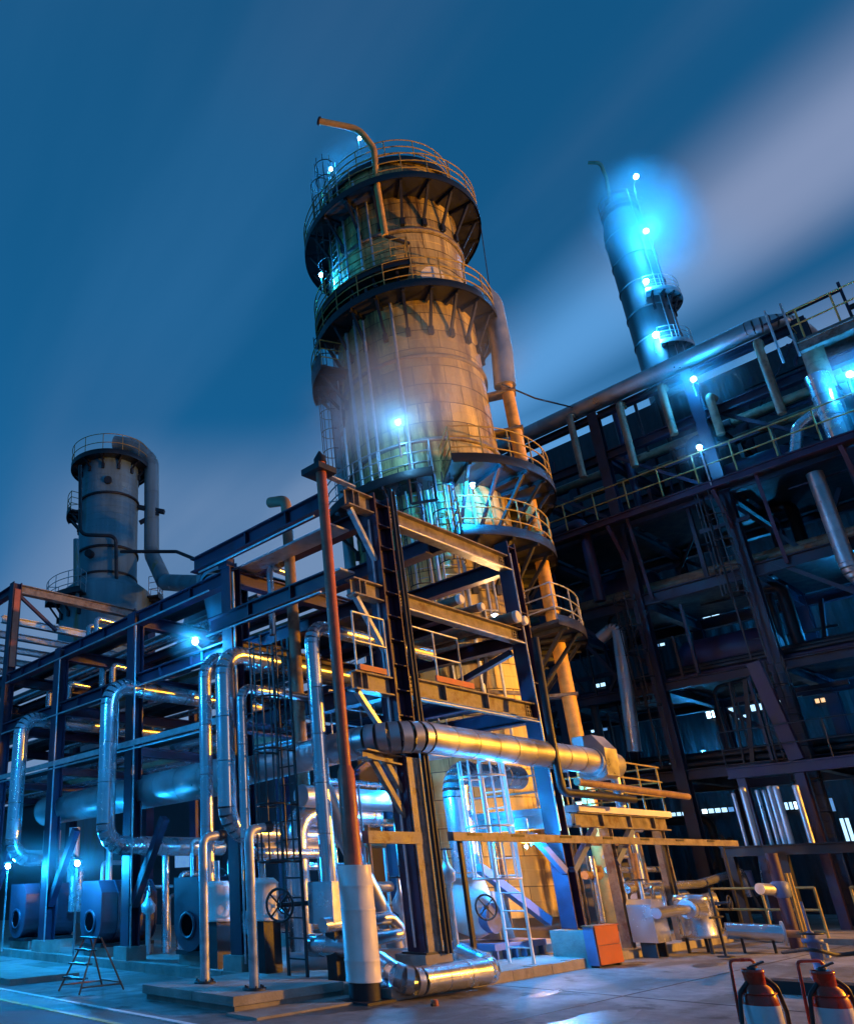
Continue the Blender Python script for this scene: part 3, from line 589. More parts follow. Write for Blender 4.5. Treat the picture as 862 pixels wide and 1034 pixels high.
round_platform(TW, c_, TR+.02, 3.55, 118, 158, 18.35, M_dark, M_rail, 3, 1.2, toe=0.5)
round_platform(TW, c_, TR+.02, 3.95, 226, 345, 12.85, M_dark, M_rail, 8, 1.5)
round_platform(TW, c_, TR+.02, 3.55, 130, 218, 12.70, M_dark, M_galv, 5, 1.1)
round_platform(TW, c_, TR+.02, 3.60, 227, 345, 10.70, M_dark, M_rail, 7, 1.3)
round_platform(TW, c_, TR+.02, 3.95, 262, 350, 8.05, M_dark, M_galv, 6, 1.5)
round_platform(TW, c_, TR+.02, 3.3, 150, 240, 7.3, M_dark, M_galv, 5, 1.0)
# drop box hanging at the end of the lower-left platform
g = G(); e = [Vector((TX+q*math.cos(R(a)), TY+q*math.sin(R(a)), z)) for q, a, z in ((3.5, 218, 12.6), (3.5, 218, 11.75), (3.5, 206, 11.75), (3.5, 206, 12.6))]
for a, b in zip(e, e[1:]+e[:1]): g.bar(a, b, 0.07, 0.07)
build(g, 'hanging_frame', M_dark, TW)
def polar(q, a, z): return Vector((TX+q*math.cos(R(a)), TY+q*math.sin(R(a)), z))
# fat overhead line bending over and the riser below it
g = G(); g.tube(smooth_path([polar(TR-.1, 288, 20.9), polar(2.95, 294, 21.1), polar(3.22, 298, 20.7), polar(3.22, 298, 18.6), polar(3.10, 299, 17.2)], 0.5, 7), 0.36, 22); build(g, 'overhead_line', M_cladm, TW)
g = G(); g.tube([polar(3.15, 299, 17.4), polar(3.15, 299, 0.4)], 0.20, 18); build(g, 'riser', M_ochre, TW)
for z in (16.9, 15.4, 11.5, 9.0, 6.4): build(G().bar(polar(TR, 299, z), polar(3.4, 299, z), 0.5, 0.08), 'riser_clamp', M_front, TW)
build(G().torus(polar(3.15, 299, 13.9), (0, 0, 1), 0.32, 0.03, 18, 6), 'riser_ring', M_dark, TW)
# manway with its bright cover
mw = build(G().cyl(polar(TR-.05, 236, 20.35), polar(3.05, 236, 20.35), 0.33, 22), 'manway', M_front, TW)
build(G().cyl(polar(3.05, 236, 20.35), polar(3.14, 236, 20.35), 0.40, 24), 'manway_cover', M_white, mw)
# orange gooseneck vent standing out from the top
pts = [at_d(389, 238, 21.6), at_d(381, 190, 21.5), at_d(377.5, 150, 21.4), at_d(362, 130, 21.3), at_d(323, 122, 21.2)]
g = G(); g.tube(smooth_path(pts, 1.1, 8), 0.115, 16); gn = build(g, 'gooseneck_vent', M_ochre, TW)
d_ = (pts[4]-pts[3]).normalized(); build(G().cyl(pts[4]-d_*.02, pts[4]+d_*.06, 0.155, 16), 'vent_flange', M_dark, gn)
build(G().bar(pts[0], polar(TR, 228, pts[0].z+.1), 0.1, 0.1), 'vent_bracket', M_dark, TW)
# hoop of the top ladder and conduits on the shell
def sladder(a, z0, z1, cage):
    p = thing('ladder', None, None, polar(TR+.2, a, z0), None, TW); d = Vector((math.cos(R(a)), math.sin(R(a)), 0)); s = Vector((-d.y, d.x, 0)); o = Vector((TX, TY, 0)) + d*(TR+.2)
    for k in (-.22, .22): build(G().bar(o+s*k+Vector((0, 0, z0)), o+s*k+Vector((0, 0, z1)), 0.05, 0.03), 'stile', M_galv, p)
    z = z0+.2; rp = []
    while z < z1: rp.append((o-s*.22+Vector((0, 0, z)), o+s*.22+Vector((0, 0, z)))); z += .3
    rungs(rp, M_galv, p)
    if cage:
        g = G(); z = z0+1.9; k = 10
        while z < z1+.1: g.tube([o + s*.36*math.cos(R(-20+220*i/k)) + d*(.35+.36*math.sin(R(-20+220*i/k))) + Vector((0, 0, z)) for i in range(k+1)], 0.018, 5); z += .8
        for i in (1, 3, 5, 7, 9): q = o + s*.36*math.cos(R(-20+220*i/k)) + d*(.35+.36*math.sin(R(-20+220*i/k))); g.bar(q+Vector((0, 0, z0+1.9)), q+Vector((0, 0, z1+.1)), .03, .012)
        build(g, 'cage', M_dark, p)
sladder(140, 12.7, 20.3, True); sladder(163, 20.9, 26.9, True); sladder(170, 24.7, 27.6, True); sladder(205, 7.4, 13.0, True); sladder(222, 8.0, 12.6, True)
for a, z0, z1, rr in ((166, 12.9, 19.6, .06), (184, 12.9, 19.6, .045), (207, 12.8, 19.8, .05), (190, 20.0, 26.0, .05), (199, 20.0, 25.0, .04), (176, 12.9, 24.5, .05), (126, 9, 19, .20), (214, 6.6, 12.5, .05), (230, 5, 12.7, .06), (243, 5, 12.7, .04), (248, 8.2, 10.6, .035), (192, 6.0, 12.6, .07)):
    build(G().tube([polar(TR+.12+rr, a, z0), polar(TR+.12+rr, a, z1)], rr, 10), 'conduit', M_galv if rr < .1 else M_cladm, TW)
# guy line to the right-hand structure, and the thin tie beside the top
pipe('thin dark cable sagging from the tower to the dark structure', [at_d(507, 388, 24.0), at_d(540, 402, 26.5), at_d(577, 411, 29.3)], 0.035, M_dark, 2.0, 6, name='cable', cat='cable')
build(G().tube([polar(3.38, 290, 24.0), polar(3.25, 290, 21.0)], 0.018, 5), 'tie_rod', M_dark, TW)

# ================================================================== slender left tower with its downcomer
ca = R(59.2); LX, LY, LR = 40*math.cos(ca), 40*math.sin(ca), 1.62
LT = thing('column_vessel', 'slender grey green column vessel standing behind the left pipe rack', 'tower', (LX, LY, 0))
def lz(px, py): return 1.6 + 38.4*ray(px, py).z/math.hypot(ray(px, py).x, ray(px, py).y)
z_cone = lz(105, 580); z_top = lz(105, 462)
build(G().lathe((LX, LY, 0), [(2.45, 0), (2.45, z_cone-.75), (2.4, z_cone-.65), (LR+.02, z_cone), (LR, z_top), (LR*.95, z_top+.5), (LR*.6, z_top+1.0), (0, z_top+1.2)], 56), 'shell', M_tower2, LT)
pan = None; nb_ = 13
for i in range(60):
    z0 = z_cone + .05 + i*0.80
    if z0+.8 > z_top+.05: break
    for j in range(nb_):
        a = (i % 2)*14 + j*360/nb_
        if not (130 < a % 360 < 350): continue
        if pan is None:
            half = 180/nb_-.3; rows = [(0, .014), (.03, .014), (.034, .005), (.39, .005), (.395, .012), (.43, .012), (.435, .005), (.78, .005)]; ms = 4
            vs = [((LR+o)*math.cos(R(-half+2*half*q/ms)), (LR+o)*math.sin(R(-half+2*half*q/ms)), z) for z, o in rows for q in range(ms+1)]
            fs = [(r_*(ms+1)+q, r_*(ms+1)+q+1, (r_+1)*(ms+1)+q+1, (r_+1)*(ms+1)+q) for r_ in range(len(rows)-1) for q in range(ms)]
            pan = bpy.data.meshes.new('cladding_panel'); pan.from_pydata(vs, [], fs); pan.materials.append(M_tower2)
        o = bpy.data.objects.new('cladding_panel', pan); put(o, (LX, LY, z0), LT); o.rotation_euler = (0, 0, R(a))
for py, ro in ((498, .10), (552, .10), (578, .06)): build(G().lathe((LX, LY, lz(105, py)), [(LR, 0), (LR+ro, 0), (LR+ro, .12), (LR, .12)], 48), 'stiffening_ring', M_dark, LT)
round_platform(LT, (LX, LY), LR, 2.25, 0, 360, z_top+.1, M_dark, M_rail, 12, .5, 1.1, 1.1, 1)
round_platform(LT, (LX, LY), LR, 2.35, 130, 175, lz(72, 508), M_dark, M_rail, 3, .7)
round_platform(LT, (LX, LY), 2.45, 3.2, 150, 215, z_cone-1.3, M_dark, M_galv, 4, .8)
round_platform(LT, (LX, LY), 2.45, 3.1, 300, 345, z_cone-1.0, M_dark, M_galv, 3, .8)
DD = 39.6
dc = clad_pipe('thick blue-lit downcomer pipe arching off the left column vessel', [at_d(116, 447, 40), at_d(137, 450, DD), at_d(153, 466, DD), at_d(153, 560, DD), at_d(166, 588, 37), at_d(200, 590, 33), at_d(240, 610, 28)], 0.42, 0.9, M_tower2, 1.6, 7, 22)
build(G().bar(at_d(139, 512, DD), at_d(166, 517, DD-.3), .3, .2), 'support_bracket', M_dark, LT); build(G().bar(at_d(141, 528, DD), at_d(160, 518, DD-.3), .2, .2), 'support_bracket', M_dark, LT)
build(G().tube(smooth_path([at_d(81, 470, 38), at_d(81, 540, 38), at_d(117, 541, 38), at_d(118, 606, 38)], .4, 5), .10, 10), 'drain_line', M_dark, LT)
build(G().tube(smooth_path([at_d(77, 545, 38), at_d(77, 610, 37.6)], .4, 5), .16, 12), 'side_line', M_tower2, LT)
for px, py in ((109, 485), (90, 559)): p = at_d(px, py, 38.35); o = Vector((LX, LY, p.z)); d = (p-o).normalized(); build(G().cyl(p-d*.2, p+d*.12, .22, 16), 'nozzle', M_dark, LT)
pipe('thin black pipe bridging from the left vessel to the rack roof', [at_d(122, 557, 37.5), at_d(178, 557, 36), at_d(200, 566, 33)], 0.09, M_dark, .3)
# ================================================================== left pipe rack
LR_ = thing('pipe_rack', 'long violet steel pipe rack receding to the left', 'pipe rack', (9.9, 11.6, 0.15))
X0, X1 = 9.9, 14.6
YC = (11.6, 15.25, 19.0, 22.45, 26.5)
for i, y in enumerate(YC):
    zt = 10.85 if abs(y-22.45) < .1 else 7.80
    for xx in (X0, X1):
        g = G(); g.box(xx, xx+.03, y, y+.30, .15, zt); g.box(xx+.27, xx+.30, y, y+.30, .15, zt); g.box(xx+.03, xx+.27, y+.135, y+.165, .15, zt); build(g, 'column', M_frame if not (xx == X0 and zt > 8 and False) else M_front, LR_)
        build(G().box(xx-.1, xx+.4, y-.1, y+.4, .152, .42), 'pedestal', M_conc, LR_)
    for z0, z1 in ((7.46, 7.78), (5.93, 6.22), (4.35, 4.55)):
        build(G().ibeam((X0+.305, y+.15, (z0+z1)/2), (X1-.005, y+.15, (z0+z1)/2), z1-z0, .22), 'cross_beam', M_frame, LR_)
    if i: build(G().bar((X0+.15, y+.05, 1.2), (X0+.15, y-1.1, 2.9), .16, .16), 'knee_brace', M_frame, LR_)
for a, b in zip(YC, YC[1:]):
    for xx in (X0+.15, X1+.15):
        for z0, z1 in ((7.46, 7.78), (5.93, 6.22)):
            bm = build(G().ibeam((xx, a+.305, (z0+z1)/2), (xx, b-.005, (z0+z1)/2), z1-z0, .24), 'longitudinal_beam', M_frame, LR_)
            for s in (.35, .7):
                yy = a+.3+(b-a-.3)*s; build(G().box(xx-.1, xx-.012, yy, yy+.03, z0+.03, z1-.03), 'web_stiffener', M_frame, bm)
    build(G().ibeam((X0+2.4, a+.31, 7.6), (X0+2.4, b, 7.6), .22, .16), 'longitudinal_beam', M_frame, LR_)
build(G().bar((X0-.04, 11.6, 4.60), (X0-.04, 27, 4.60), .06, .12), 'edge_angle', M_galv, LR_)
# higher bay next to the front frame
for z0, z1, ye in ((7.97, 8.30, 12.75), (6.43, 6.74, 12.2)):
    bm = build(G().ibeam((X0-.05, 8.72, (z0+z1)/2), (X0-.05, ye, (z0+z1)/2), z1-z0, .24), 'bay_beam', M_frame, LR_)
    for s in (9.7, 10.9): build(G().box(X0-.15, X0-.062, s, s+.03, z0+.03, z1-.03), 'web_stiffener', M_frame, bm)
    build(G().ibeam((13.2, 8.9, (z0+z1)/2), (13.2, ye, (z0+z1)/2), z1-z0, .24), 'bay_beam', M_frame, LR_)
build(G().box(X0-.06, X0+.16, 11.62, 11.9, 7.801, 8.0), 'packing_post', M_frame, LR_)
build(G().bar((X0+.5, 8.9, 7.82), (X0+.5, 12.0, 7.82), .5, .04), 'cable_tray', M_galv, LR_); build(G().bar((X0+.6, 8.9, 6.95), (X0+.6, 11.5, 6.95), .4, .04), 'cable_tray', M_galv, LR_)
# taller end bay
TB = thing('end_bay_frame', 'open rust-streaked steel frame rising above the far left rack', 'steel frame', (9.9, 22.45, 7.8))
build(G().ibeam((10.21, 22.6, 10.66), (15.2, 22.6, 10.66), .30, .24), 'beam', M_front, TB); build(G().ibeam((10.05, 22.8, 10.66), (10.05, 34, 10.66), .30, .24), 'beam', M_frame, TB)
for k, (yy, z) in enumerate(((23.6, 9.9), (25.2, 9.9), (26.8, 9.9), (28.4, 9.9), (30.0, 9.9), (31.6, 9.9))): build(G().ibeam((10.1, yy, z), (15.6, yy, z), .24, .2), 'joist', M_galv, TB)
build(G().bar((10.2, 22.6, 10.45), (11.6, 22.6, 9.5), .1, .1), 'brace', M_frame, TB); build(G().box(9.95, 10.15, 22.42, 22.446, 8.0, 10.6), 'rusty_cover', M_red, TB)
build(G().box(15.2, 15.5, 22.45, 22.75, .15, 10.8), 'column', M_frame, TB); build(G().box(9.9, 10.2, 33.8, 34.1, .15, 10.8), 'column', M_frame, TB)

# loops of silver pipe standing in front of the rack
def px_pipe(label, xp, pv, ptop, pbot, r, into_top, into_bot=None, drop=None, bend=.45, m=None, seg=.9, tilt=0):
    yv = on_x(pv[0], pv[1], xp).y; zt = on_x(ptop[0], ptop[1], xp).z; zb = on_x(pbot[0], pbot[1], xp).z
    pts = []
    if into_bot:
        if drop: pts.append((xp+into_bot, yv, drop))
        pts.append((xp+into_bot, yv, zb))
    pts += [(xp, yv, zb), (xp, yv, zt)]
    if into_top: pts.append((xp+into_top, yv, zt))
    return clad_pipe(label, pts, r, bend, m, seg)
px_pipe('dented silver pipe loop at the far left of the rack', 9.3, (18, 785), (25, 724), (18, 866), .195, 4.6, 1.9, 1.0)
px_pipe('silver pipe loop with gold glint, second from left, before the rack', 9.3, (108, 790), (112, 692), (108, 854), .20, 4.6, 3.2)
px_pipe('thinner silver pipe at the left of the pair under the blue lamp', 9.3, (208, 760), (210, 661), (206, 890), .125, 4.4)
px_pipe('fat silver pipe at the right of the pair under the blue lamp', 9.25, (228, 760), (232, 656), (232, 842), .168, 4.4, 2.5)
px_pipe('slim silver riser with gilt edge beside the dark caged ladder', 9.3, (246, 780), (250, 692), (250, 862), .09, 2.6, 2.0, bend=.25)
px_pipe('tall silver pipe rising beside the red vent', 10.0, (320, 720), (318, 630), (333, 896), .135, 3.6, bend=.35)
for px, lab in ((207, 'left'), (257, 'right')):
    b_ = on_z(px, 993 if px < 230 else 1000, .2); zt = on_x(px, 846 if px < 230 else 838, b_.x).z
    t = thing('standpipe', '%s one of two galvanised standpipes with bent tops on the concrete slab' % lab, 'pipe', b_, 'standpipes on the slab')
    build(G().tube(smooth_path([(b_.x, b_.y, .21), (b_.x, b_.y, zt), (b_.x+.35, b_.y-.02, zt+.05)], .14, 6), .072, 16), 'pipe', M_galv, t)
    build(G().tube([(b_.x+.30, b_.y-.02, zt+.04), (b_.x+.42, b_.y-.03, zt+.06)], .085, 14), 'nozzle', M_dark, t)
    build(G().lathe(b_, [(0, .03), (.17, .03), (.17, 0)], 20), 'base_flange', M_dark, t)
    g = G()
    for k in range(6): g.cyl((b_.x+.13*math.cos(k*1.047), b_.y+.13*math.sin(k*1.047), .2), (b_.x+.13*math.cos(k*1.047), b_.y+.13*math.sin(k*1.047), .26), .014, 6)
    build(g, 'bolts', M_dark, t)
# fat left header
clad_pipe('fat dull header pipe running along the left rack', [(10.45, 20.3, 3.52), (10.45, 12.35, 3.62)], .37, .5, M_cladm, .8, 6, 28)
t = clad_pipe('dark jacketed pipe elbow bulging above the rack roof', [(10.9, 12.9, 7.0), (10.9, 13.3, 8.55), (12.0, 14.8, 8.75), (14.8, 19.5, 8.8)], .42, .8, M_tower2, 1.2, 7)
# longitudinal pipes inside the rack
rng = random.Random(3)
tiers = (('upper', 7.80), ('middle', 6.24), ('lower', 4.57))
for nm, z in tiers:
    xs = 10.45
    for k in range(7):
        r = rng.choice((.06, .08, .11, .15, .18)); xs += r+.12
        if xs > 14.3: break
        m_ = rng.choice((M_cladm, M_brown, M_clad, M_dark)); pipe('%s pipe on the %s tier of the left rack, %s from the front' % (look(m_, r), nm, ORD[k]), [(xs, 12.0+rng.uniform(0, .8), z+r), (xs, 30, z+r)], r, m_, n=12, group='pipes on the %s tier of the left rack' % nm, name='rack_pipe'); xs += r+.18
# drops and small goosenecks inside, catching the lamp light
for k, (px, py, dz, xx) in enumerate(((237, 583, .9, 10.6), (272, 573, .9, 10.6), (104, 670, .7, 11.5), (114, 672, .6, 11.6), (70, 690, .6, 11.6), (50, 697, .6, 11.6), (90, 632, .5, 12.5), (98, 625, .5, 12.5))):
    p = on_x(px, py, xx)
    pipe('silver gooseneck riser in the left rack, %s' % ('left of two right of the rack lamp', 'nearest the red vent', 'left of a close pair above the second loop', 'right of a close pair above the second loop', 'between the two left loops', 'leftmost, above the dented loop', 'left of the pair on the rack roof', 'right of the pair on the rack roof')[k], [(p.x, p.y, p.z-dz-.6), (p.x, p.y, p.z), (p.x+.7, p.y, p.z-.03)], .07 if k < 2 else .10, M_clad, .12, 12, group='small goosenecks in the left rack', name='gooseneck_pipe')
p = on_x(292, 560, 10.9); pipe('mottled brown vertical pipe inside the rack near the red vent', [(p.x, p.y, 3.2), (p.x, p.y, on_x(288, 540, 10.9).z+.8), (p.x, p.y+.5, on_x(288, 540, 10.9).z+.95)], .12, M_brown, .2, 14)
ladder('dark caged ladder beside the silver risers', 9.75, 9.85, .2, 5.75, .42, M_dark, 'y', 1.9, -1, Rr=.30)

# fan casings on the plinth
def fan(label, px, py_top, py_bot):
    f0 = on_x(px, py_bot, 10.0); zt = on_x(px, py_top, 10.0).z; y0 = f0.y
    t = thing('fan_casing', label, 'fan', (10.0, y0, .17), 'fan casings along the rack')
    w, zc = .46, .86
    prof = [(-w*math.cos(R(a)), zc - w*math.sin(R(a))) for a in range(0, 181, 15)]
    prof = [(-w, zt-.25), (-w*.6, zt)] + [] + [(w, zt)] + [(w*math.cos(R(a)), zc - w*math.sin(R(a))) for a in range(0, 181, 15)]
    build(G().prism([(10.0, y0+a, z) for a, z in prof], (1.5, 0, 0)), 'casing', M_fan, t)
    cy_ = sum(a for a, z in prof)/len(prof); cz_ = (zc+zt)/2
    for xr in (10.42, 10.9, 11.455): build(G().prism([(xr, y0+a*1.05, cz_+(z-cz_)*1.035) for a, z in prof], (.04, 0, 0)), 'rib', M_fan, t)
    build(G().torus((9.985, y0, zc), (1, 0, 0), .22, .035, 24, 8), 'inlet_ring', M_fan, t)
    build(G().cyl((9.975, y0, zc), (9.997, y0, zc), .20, 24), 'inlet_shade_disc', M_inlet_shade, t)  # flat disc painted as inlet shade, no recess behind it
    build(G().box(10.15, 11.4, y0-.5, y0+.5, .152, .34), 'plinth', M_conc, t)
    build(G().box(10.02, 11.45, y0-.44, y0+.44, .342, .42), 'skid', M_dark, t)
fan('dark fan casing at the left edge under the bright lamp', 16, 893, 940)
fan('dark fan casing beside the second ground lamp', 91, 890, 940)
fan('dark fan casing behind the left standpipe', 190, 886, 940)
for k, (px, py, lab) in enumerate(((72, 915, 'grey'), (48, 928, 'pale'))):
    p = on_x(px, py, 11.9); pipe('upright blue-lit pipe column between the fan casings, the %s one' % ('thicker' if k else 'slimmer'), [(p.x, p.y, .16), (p.x, p.y, 3.2)], .16+.1*k, M_galv, n=18)
# step stand
s0 = on_z(92, 1001, 0)
ST = thing('step_stand', 'rusty red folding step stand on the pavement at left', 'step ladder', s0)
g = None
hx, hy, hz = .42, .34, .80
for sx in (-1, 1):
    for sy, m_ in ((-1, M_red), (1, M_red)):
        build(G().tube([(s0.x+sx*.05, s0.y+sy*.18*1.0+.0, hz), (s0.x+sx*hx, s0.y+sy*hy, .01)], .016, 8), 'leg', m_, ST)
for z in (.10, .12):
    pass
build(G().tube([(s0.x-hx*.9, s0.y-hy*.95, .10), (s0.x+hx*.9, s0.y-hy*.95, .10)], .014, 6), 'brace', M_red, ST); build(G().tube([(s0.x-hx*.9, s0.y+hy*.95, .10), (s0.x+hx*.9, s0.y+hy*.95, .10)], .014, 6), 'brace', M_red, ST)
build(G().tube([(s0.x+hx*.9, s0.y-hy*.95, .12), (s0.x+hx*.9, s0.y+hy*.95, .12)], .014, 6), 'brace', M_red, ST)
for z in (.22, .42, .62, .80):
    xx = s0.x - .05 - (hx-.05)*(1-z/hz); build(G().box(xx-.08, xx+.08, s0.y-.32+.14*z, s0.y+.32-.14*z, z-.01, z+.01), 'tread', M_dark, ST)

# ================================================================== equipment between front frame and tower
PU = thing('pump', 'large blue-lit pump with silver suction elbow behind the caged ladder', 'pump', (12.7, 9.6, .3))
a = on_y(461, 830, 9.9); px_ = a.x
build(G().lathe((px_+.15, 9.9, 1.35), [(.10, -.85), (.34, -.75), (.40, -.4), (.36, -.05), (.30, .18), (.36, .20), (.36, .28), (.26, .28)], 24), 'casing', M_white, PU)
flange(PU, (px_+.14, 9.9, 1.62), (0, 0, 1), .40, M_galv, .07, 14)
build(G().cyl((px_+.15, 9.45, .85), (px_+.15, 9.7, .85), .27, 24), 'volute', M_bluep, PU); handwheel(PU, (px_-.12, 9.42, 1.05), (.5, 1, 0), .22, M_dark); build(G().prism([(px_+.5, 9.6, .45), (px_+1.0, 9.6, .45), (px_+.75, 9.6, 1.30), (px_+.45, 9.6, 1.32)], (0, .5, 0)), 'belt_guard', M_galv, PU)
build(G().box(px_-.2, px_+1.6, 9.3, 10.4, .31, .42), 'skid_top', M_bluep, PU)
for k in range(6): build(G().box(px_-.15+k*.32, px_-.11+k*.32, 9.3, 10.35, .155, .31), 'skid_rib', M_bluep, PU)
clad_pipe('silver suction pipe elbow above the blue-lit pump', [(px_+.13, 9.9, 1.68), (px_+.1, 9.9, 3.62), (px_+2.6, 9.9, 3.66)], .27, .5, M_clad, .8, 7, 24)
rng = random.Random(11)
gi = 0
MP = (M_clad, M_cladm, M_galv, M_brown)
def yard_pipe(label, pts, r, m, bend=.25): return pipe(label, pts, r, m, bend, 14, name='yard_pipe')
yard_pipe('tan horizontal pipe behind the red vent at head height', [(10.6, 10.6, 3.05), (13.6, 10.6, 3.05), (13.6, 10.6, .3)], .20, M_cladm, .4)
yard_pipe('silver elbow pipe dropping behind the tall silver pipe', [(10.7, 10.9, .4), (10.7, 10.9, 2.75), (13.0, 10.9, 2.78)], .22, M_clad, .45)
yard_pipe('tan pipe running behind the caged ladder on the left', [(10.5, 11.3, 2.45), (12.8, 11.3, 2.45)], .19, M_cladm)
yard_pipe('dark bent downcomer leaning behind the corner column', [(10.1, 9.6, 3.2), (10.5, 9.5, 2.2), (11.4, 9.5, .9), (11.6, 9.5, .25)], .15, M_cladm, .5)
yard_pipe('low silver pipe between the white jacket and the column', [(9.7, 9.4, .95), (11.2, 9.3, 1.0), (11.4, 9.2, .75), (10.0, 9.2, .7)], .11, M_clad, .15)
yard_pipe('low rusty pipe crossing near the ground behind the slab', [(9.9, 10.4, .38), (11.5, 9.2, .40)], .14, M_cladm)
yard_pipe('horizontal silver pipe behind the standpipes near the ground', [(9.9, 11.5, .95), (12.2, 10.9, .98)], .20, M_clad)
yard_pipe('second tan pipe stub above the white drums', [(10.1, 11.2, 2.15), (11.6, 10.9, 2.15)], .15, M_cladm)
for k, (px, py, lab) in enumerate(((220, 912, 'left'), (266, 910, 'right'))):
    p = on_x(px, py, 10.2); t = thing('insulated_drum', '%s of the two white insulated drums behind the standpipes' % lab, 'drum', (p.x, p.y, 1.0), 'white drums behind the standpipes')
    build(G().lathe((p.x, p.y, p.z-.32), [(0, 0), (.28, 0), (.29, .03), (.28, .05), (.28, .60), (.29, .62), (.2, .70), (0, .71)], 24), 'jacket', M_white, t)
    build(G().box(p.x-.2, p.x+.2, p.y-.2, p.y+.2, .15, p.z-.32), 'stand', M_dark, t); build(G().cyl((p.x, p.y, p.z+.38), (p.x, p.y, p.z+.75), .05, 10), 'stem', M_galv, t)
    handwheel(t, (p.x+.1, p.y-.42, p.z-.05), (1, 0, 0), .16, M_dark)
p = on_x(335, 912, 10.05)
t = thing('valve_box', 'silver sheet-metal valve box under the tall silver pipe', 'valve', (p.x, p.y, .9))
build(G().prism([(p.x-.22, p.y-.22, p.z-.30), (p.x+.20, p.y-.22, p.z-.30), (p.x+.22, p.y-.22, p.z+.25), (p.x+.15, p.y-.22, p.z+.32), (p.x-.2, p.y-.22, p.z+.32)], (0, .55, 0)), 'jacket', M_clad, t)
build(G().tube([(p.x-.1, p.y+.45, p.z-.62), (p.x+.1, p.y-.25, p.z-.62)], .17, 18), 'lower_barrel', M_clad, t)
handwheel(t, (p.x-.45, p.y+.75, p.z-.02), (1, .3, 0), .25, M_dark); build(G().tube([(p.x-.45, p.y+.75, p.z-.02), (p.x+.1, p.y+.5, p.z)], .04, 8), 'stem', M_dark, t)
build(G().box(p.x-.1, p.x+.1, p.y-.1, p.y+.1, .15, p.z-.3), 'stand', M_dark, t)
# small-bore manifold: upright lines seen between column and tower
for k in range(9):
    x = 11.8 + k*.42; y = 10.6 + rng.uniform(0, 1.6); h = rng.uniform(1.6, 3.6); r = rng.choice((.04, .05, .07, .10))
    pipe('slim upright manifold pipe behind the front frame, %s from the corner column' % ORD[k], [(x, y, .3), (x, y, h), (x+rng.uniform(.3, 1.2), y, h+.02)], r, rng.choice(MP), .12, 12, group='manifold pipes behind the front frame', name='manifold_pipe')
for k in range(8):
    z = .6 + k*.42; y = 11.9 + rng.uniform(-.3, .3); x = 11.4 + rng.uniform(0, 1)
    pipe('level manifold pipe crossing behind the front frame, %s from the ground' % ORD[k], [(x, y, z), (x+rng.uniform(2, 4.2), y, z)], rng.choice((.05, .07, .11)), rng.choice(MP), .1, 12, group='level manifold pipes behind the front frame', name='manifold_pipe')
for k in range(5):
    x = 11.9+k*.7; y = 9.5 + rng.uniform(0, .5); z = rng.uniform(.7, 1.5)
    if abs(x-px_) < .8: continue
    t = thing('gate_valve', 'small gate valve with handwheel in the manifold, %s from the corner column' % ORD[k], 'valve', (x, y, .3), 'gate valves behind the front frame')
    build(G().lathe((x, y, .3), [(.05, 0), (.05, z-.3), (.13, z-.25), (.15, z-.1), (.08, z), (.04, z+.1), (.03, z+.3)], 14), 'body', M_galv, t); handwheel(t, (x, y, .3+z+.3), (0, 0, 1), .15, M_dark)
# walkway inside the second tier with a bright handrail, lit from the lamp on the tower
wk = thing('inner_walkway', 'short blue-lit walkway inside the front frame below the third tier', 'walkway', (12.2, 10.2, 4.0))
build(G().box(11.6, 15.5, 10.6, 11.3, 4.10, 4.16), 'deck', M_galv, wk); g = G(); rail(g, [(11.6, 10.62, 4.16), (15.5, 10.62, 4.16)], 1.0, .45, .018, 2); build(g, 'handrail', M_galv, wk)

# blue-lit manifold standing under the left rack, and conduits clipped to the steelwork
rng = random.Random(31)
for k in range(12):
    y = 12.4 + k*.62; x = 11.6 + rng.uniform(-.4, .9); r = rng.choice((.04, .06, .09)); h = rng.uniform(1.2, 2.9); m_ = rng.choice((M_clad, M_galv, M_cladm))
    pipe('%s bent pipe of the manifold under the left rack, %s from the standpipes' % (look(m_, r), ORD[k]), [(x, y, .16), (x, y, h), (x+rng.uniform(.4, 1.2), y, h)], r, m_, .12, 12, group='manifold under the left rack', name='manifold_pipe')
for k in range(6):
    y = 12.8 + k*1.15; x = 11.2 + rng.uniform(-.2, .3); z = rng.uniform(.8, 1.3)
    t = thing('gate_valve', 'gate valve with handwheel under the left rack, %s from the standpipes' % ORD[k], 'valve', (x, y, .16), 'gate valves under the left rack')
    build(G().lathe((x, y, .16), [(.06, 0), (.06, z-.3), (.15, z-.25), (.17, z-.1), (.09, z), (.04, z+.1), (.03, z+.3)], 14), 'body', M_galv, t); handwheel(t, (x-.05, y, .16+z+.25), (1, 0, .3), .19, M_dark)
cl = [((9.86, 11.45, .3), (9.86, 11.45, 7.6)), ((9.86, 15.1, .4), (9.86, 15.1, 7.4)), ((9.80, 15.7, 6.0), (9.80, 15.7, 4.6)), ((9.84, 18.85, .4), (9.84, 18.85, 7.4)), ((9.70, 8.9, 7.86), (9.70, 12.4, 7.86)), ((9.72, 8.9, 6.36), (9.72, 12.2, 6.36)), ((9.80, 12.2, 5.86), (9.80, 22.2, 5.86)), ((9.80, 12.2, 7.40), (9.80, 22.2, 7.40)), ((9.78, 12.2, 4.45), (9.78, 22.2, 4.45)),
      ((11.5, 8.42, 8.0), (15.6, 8.42, 8.0)), ((11.5, 8.42, 6.27), (15.6, 8.42, 6.27)), ((11.5, 8.42, 4.56), (15.6, 8.42, 4.56)), ((15.60, 8.40, 2.4), (15.60, 8.40, 8.4)), ((10.90, 8.60, .6), (10.90, 8.60, 8.0)), ((10.6, 9.2, 3.1), (10.6, 9.2, .3)), ((10.75, 9.6, 3.1), (10.75, 9.6, .3))]
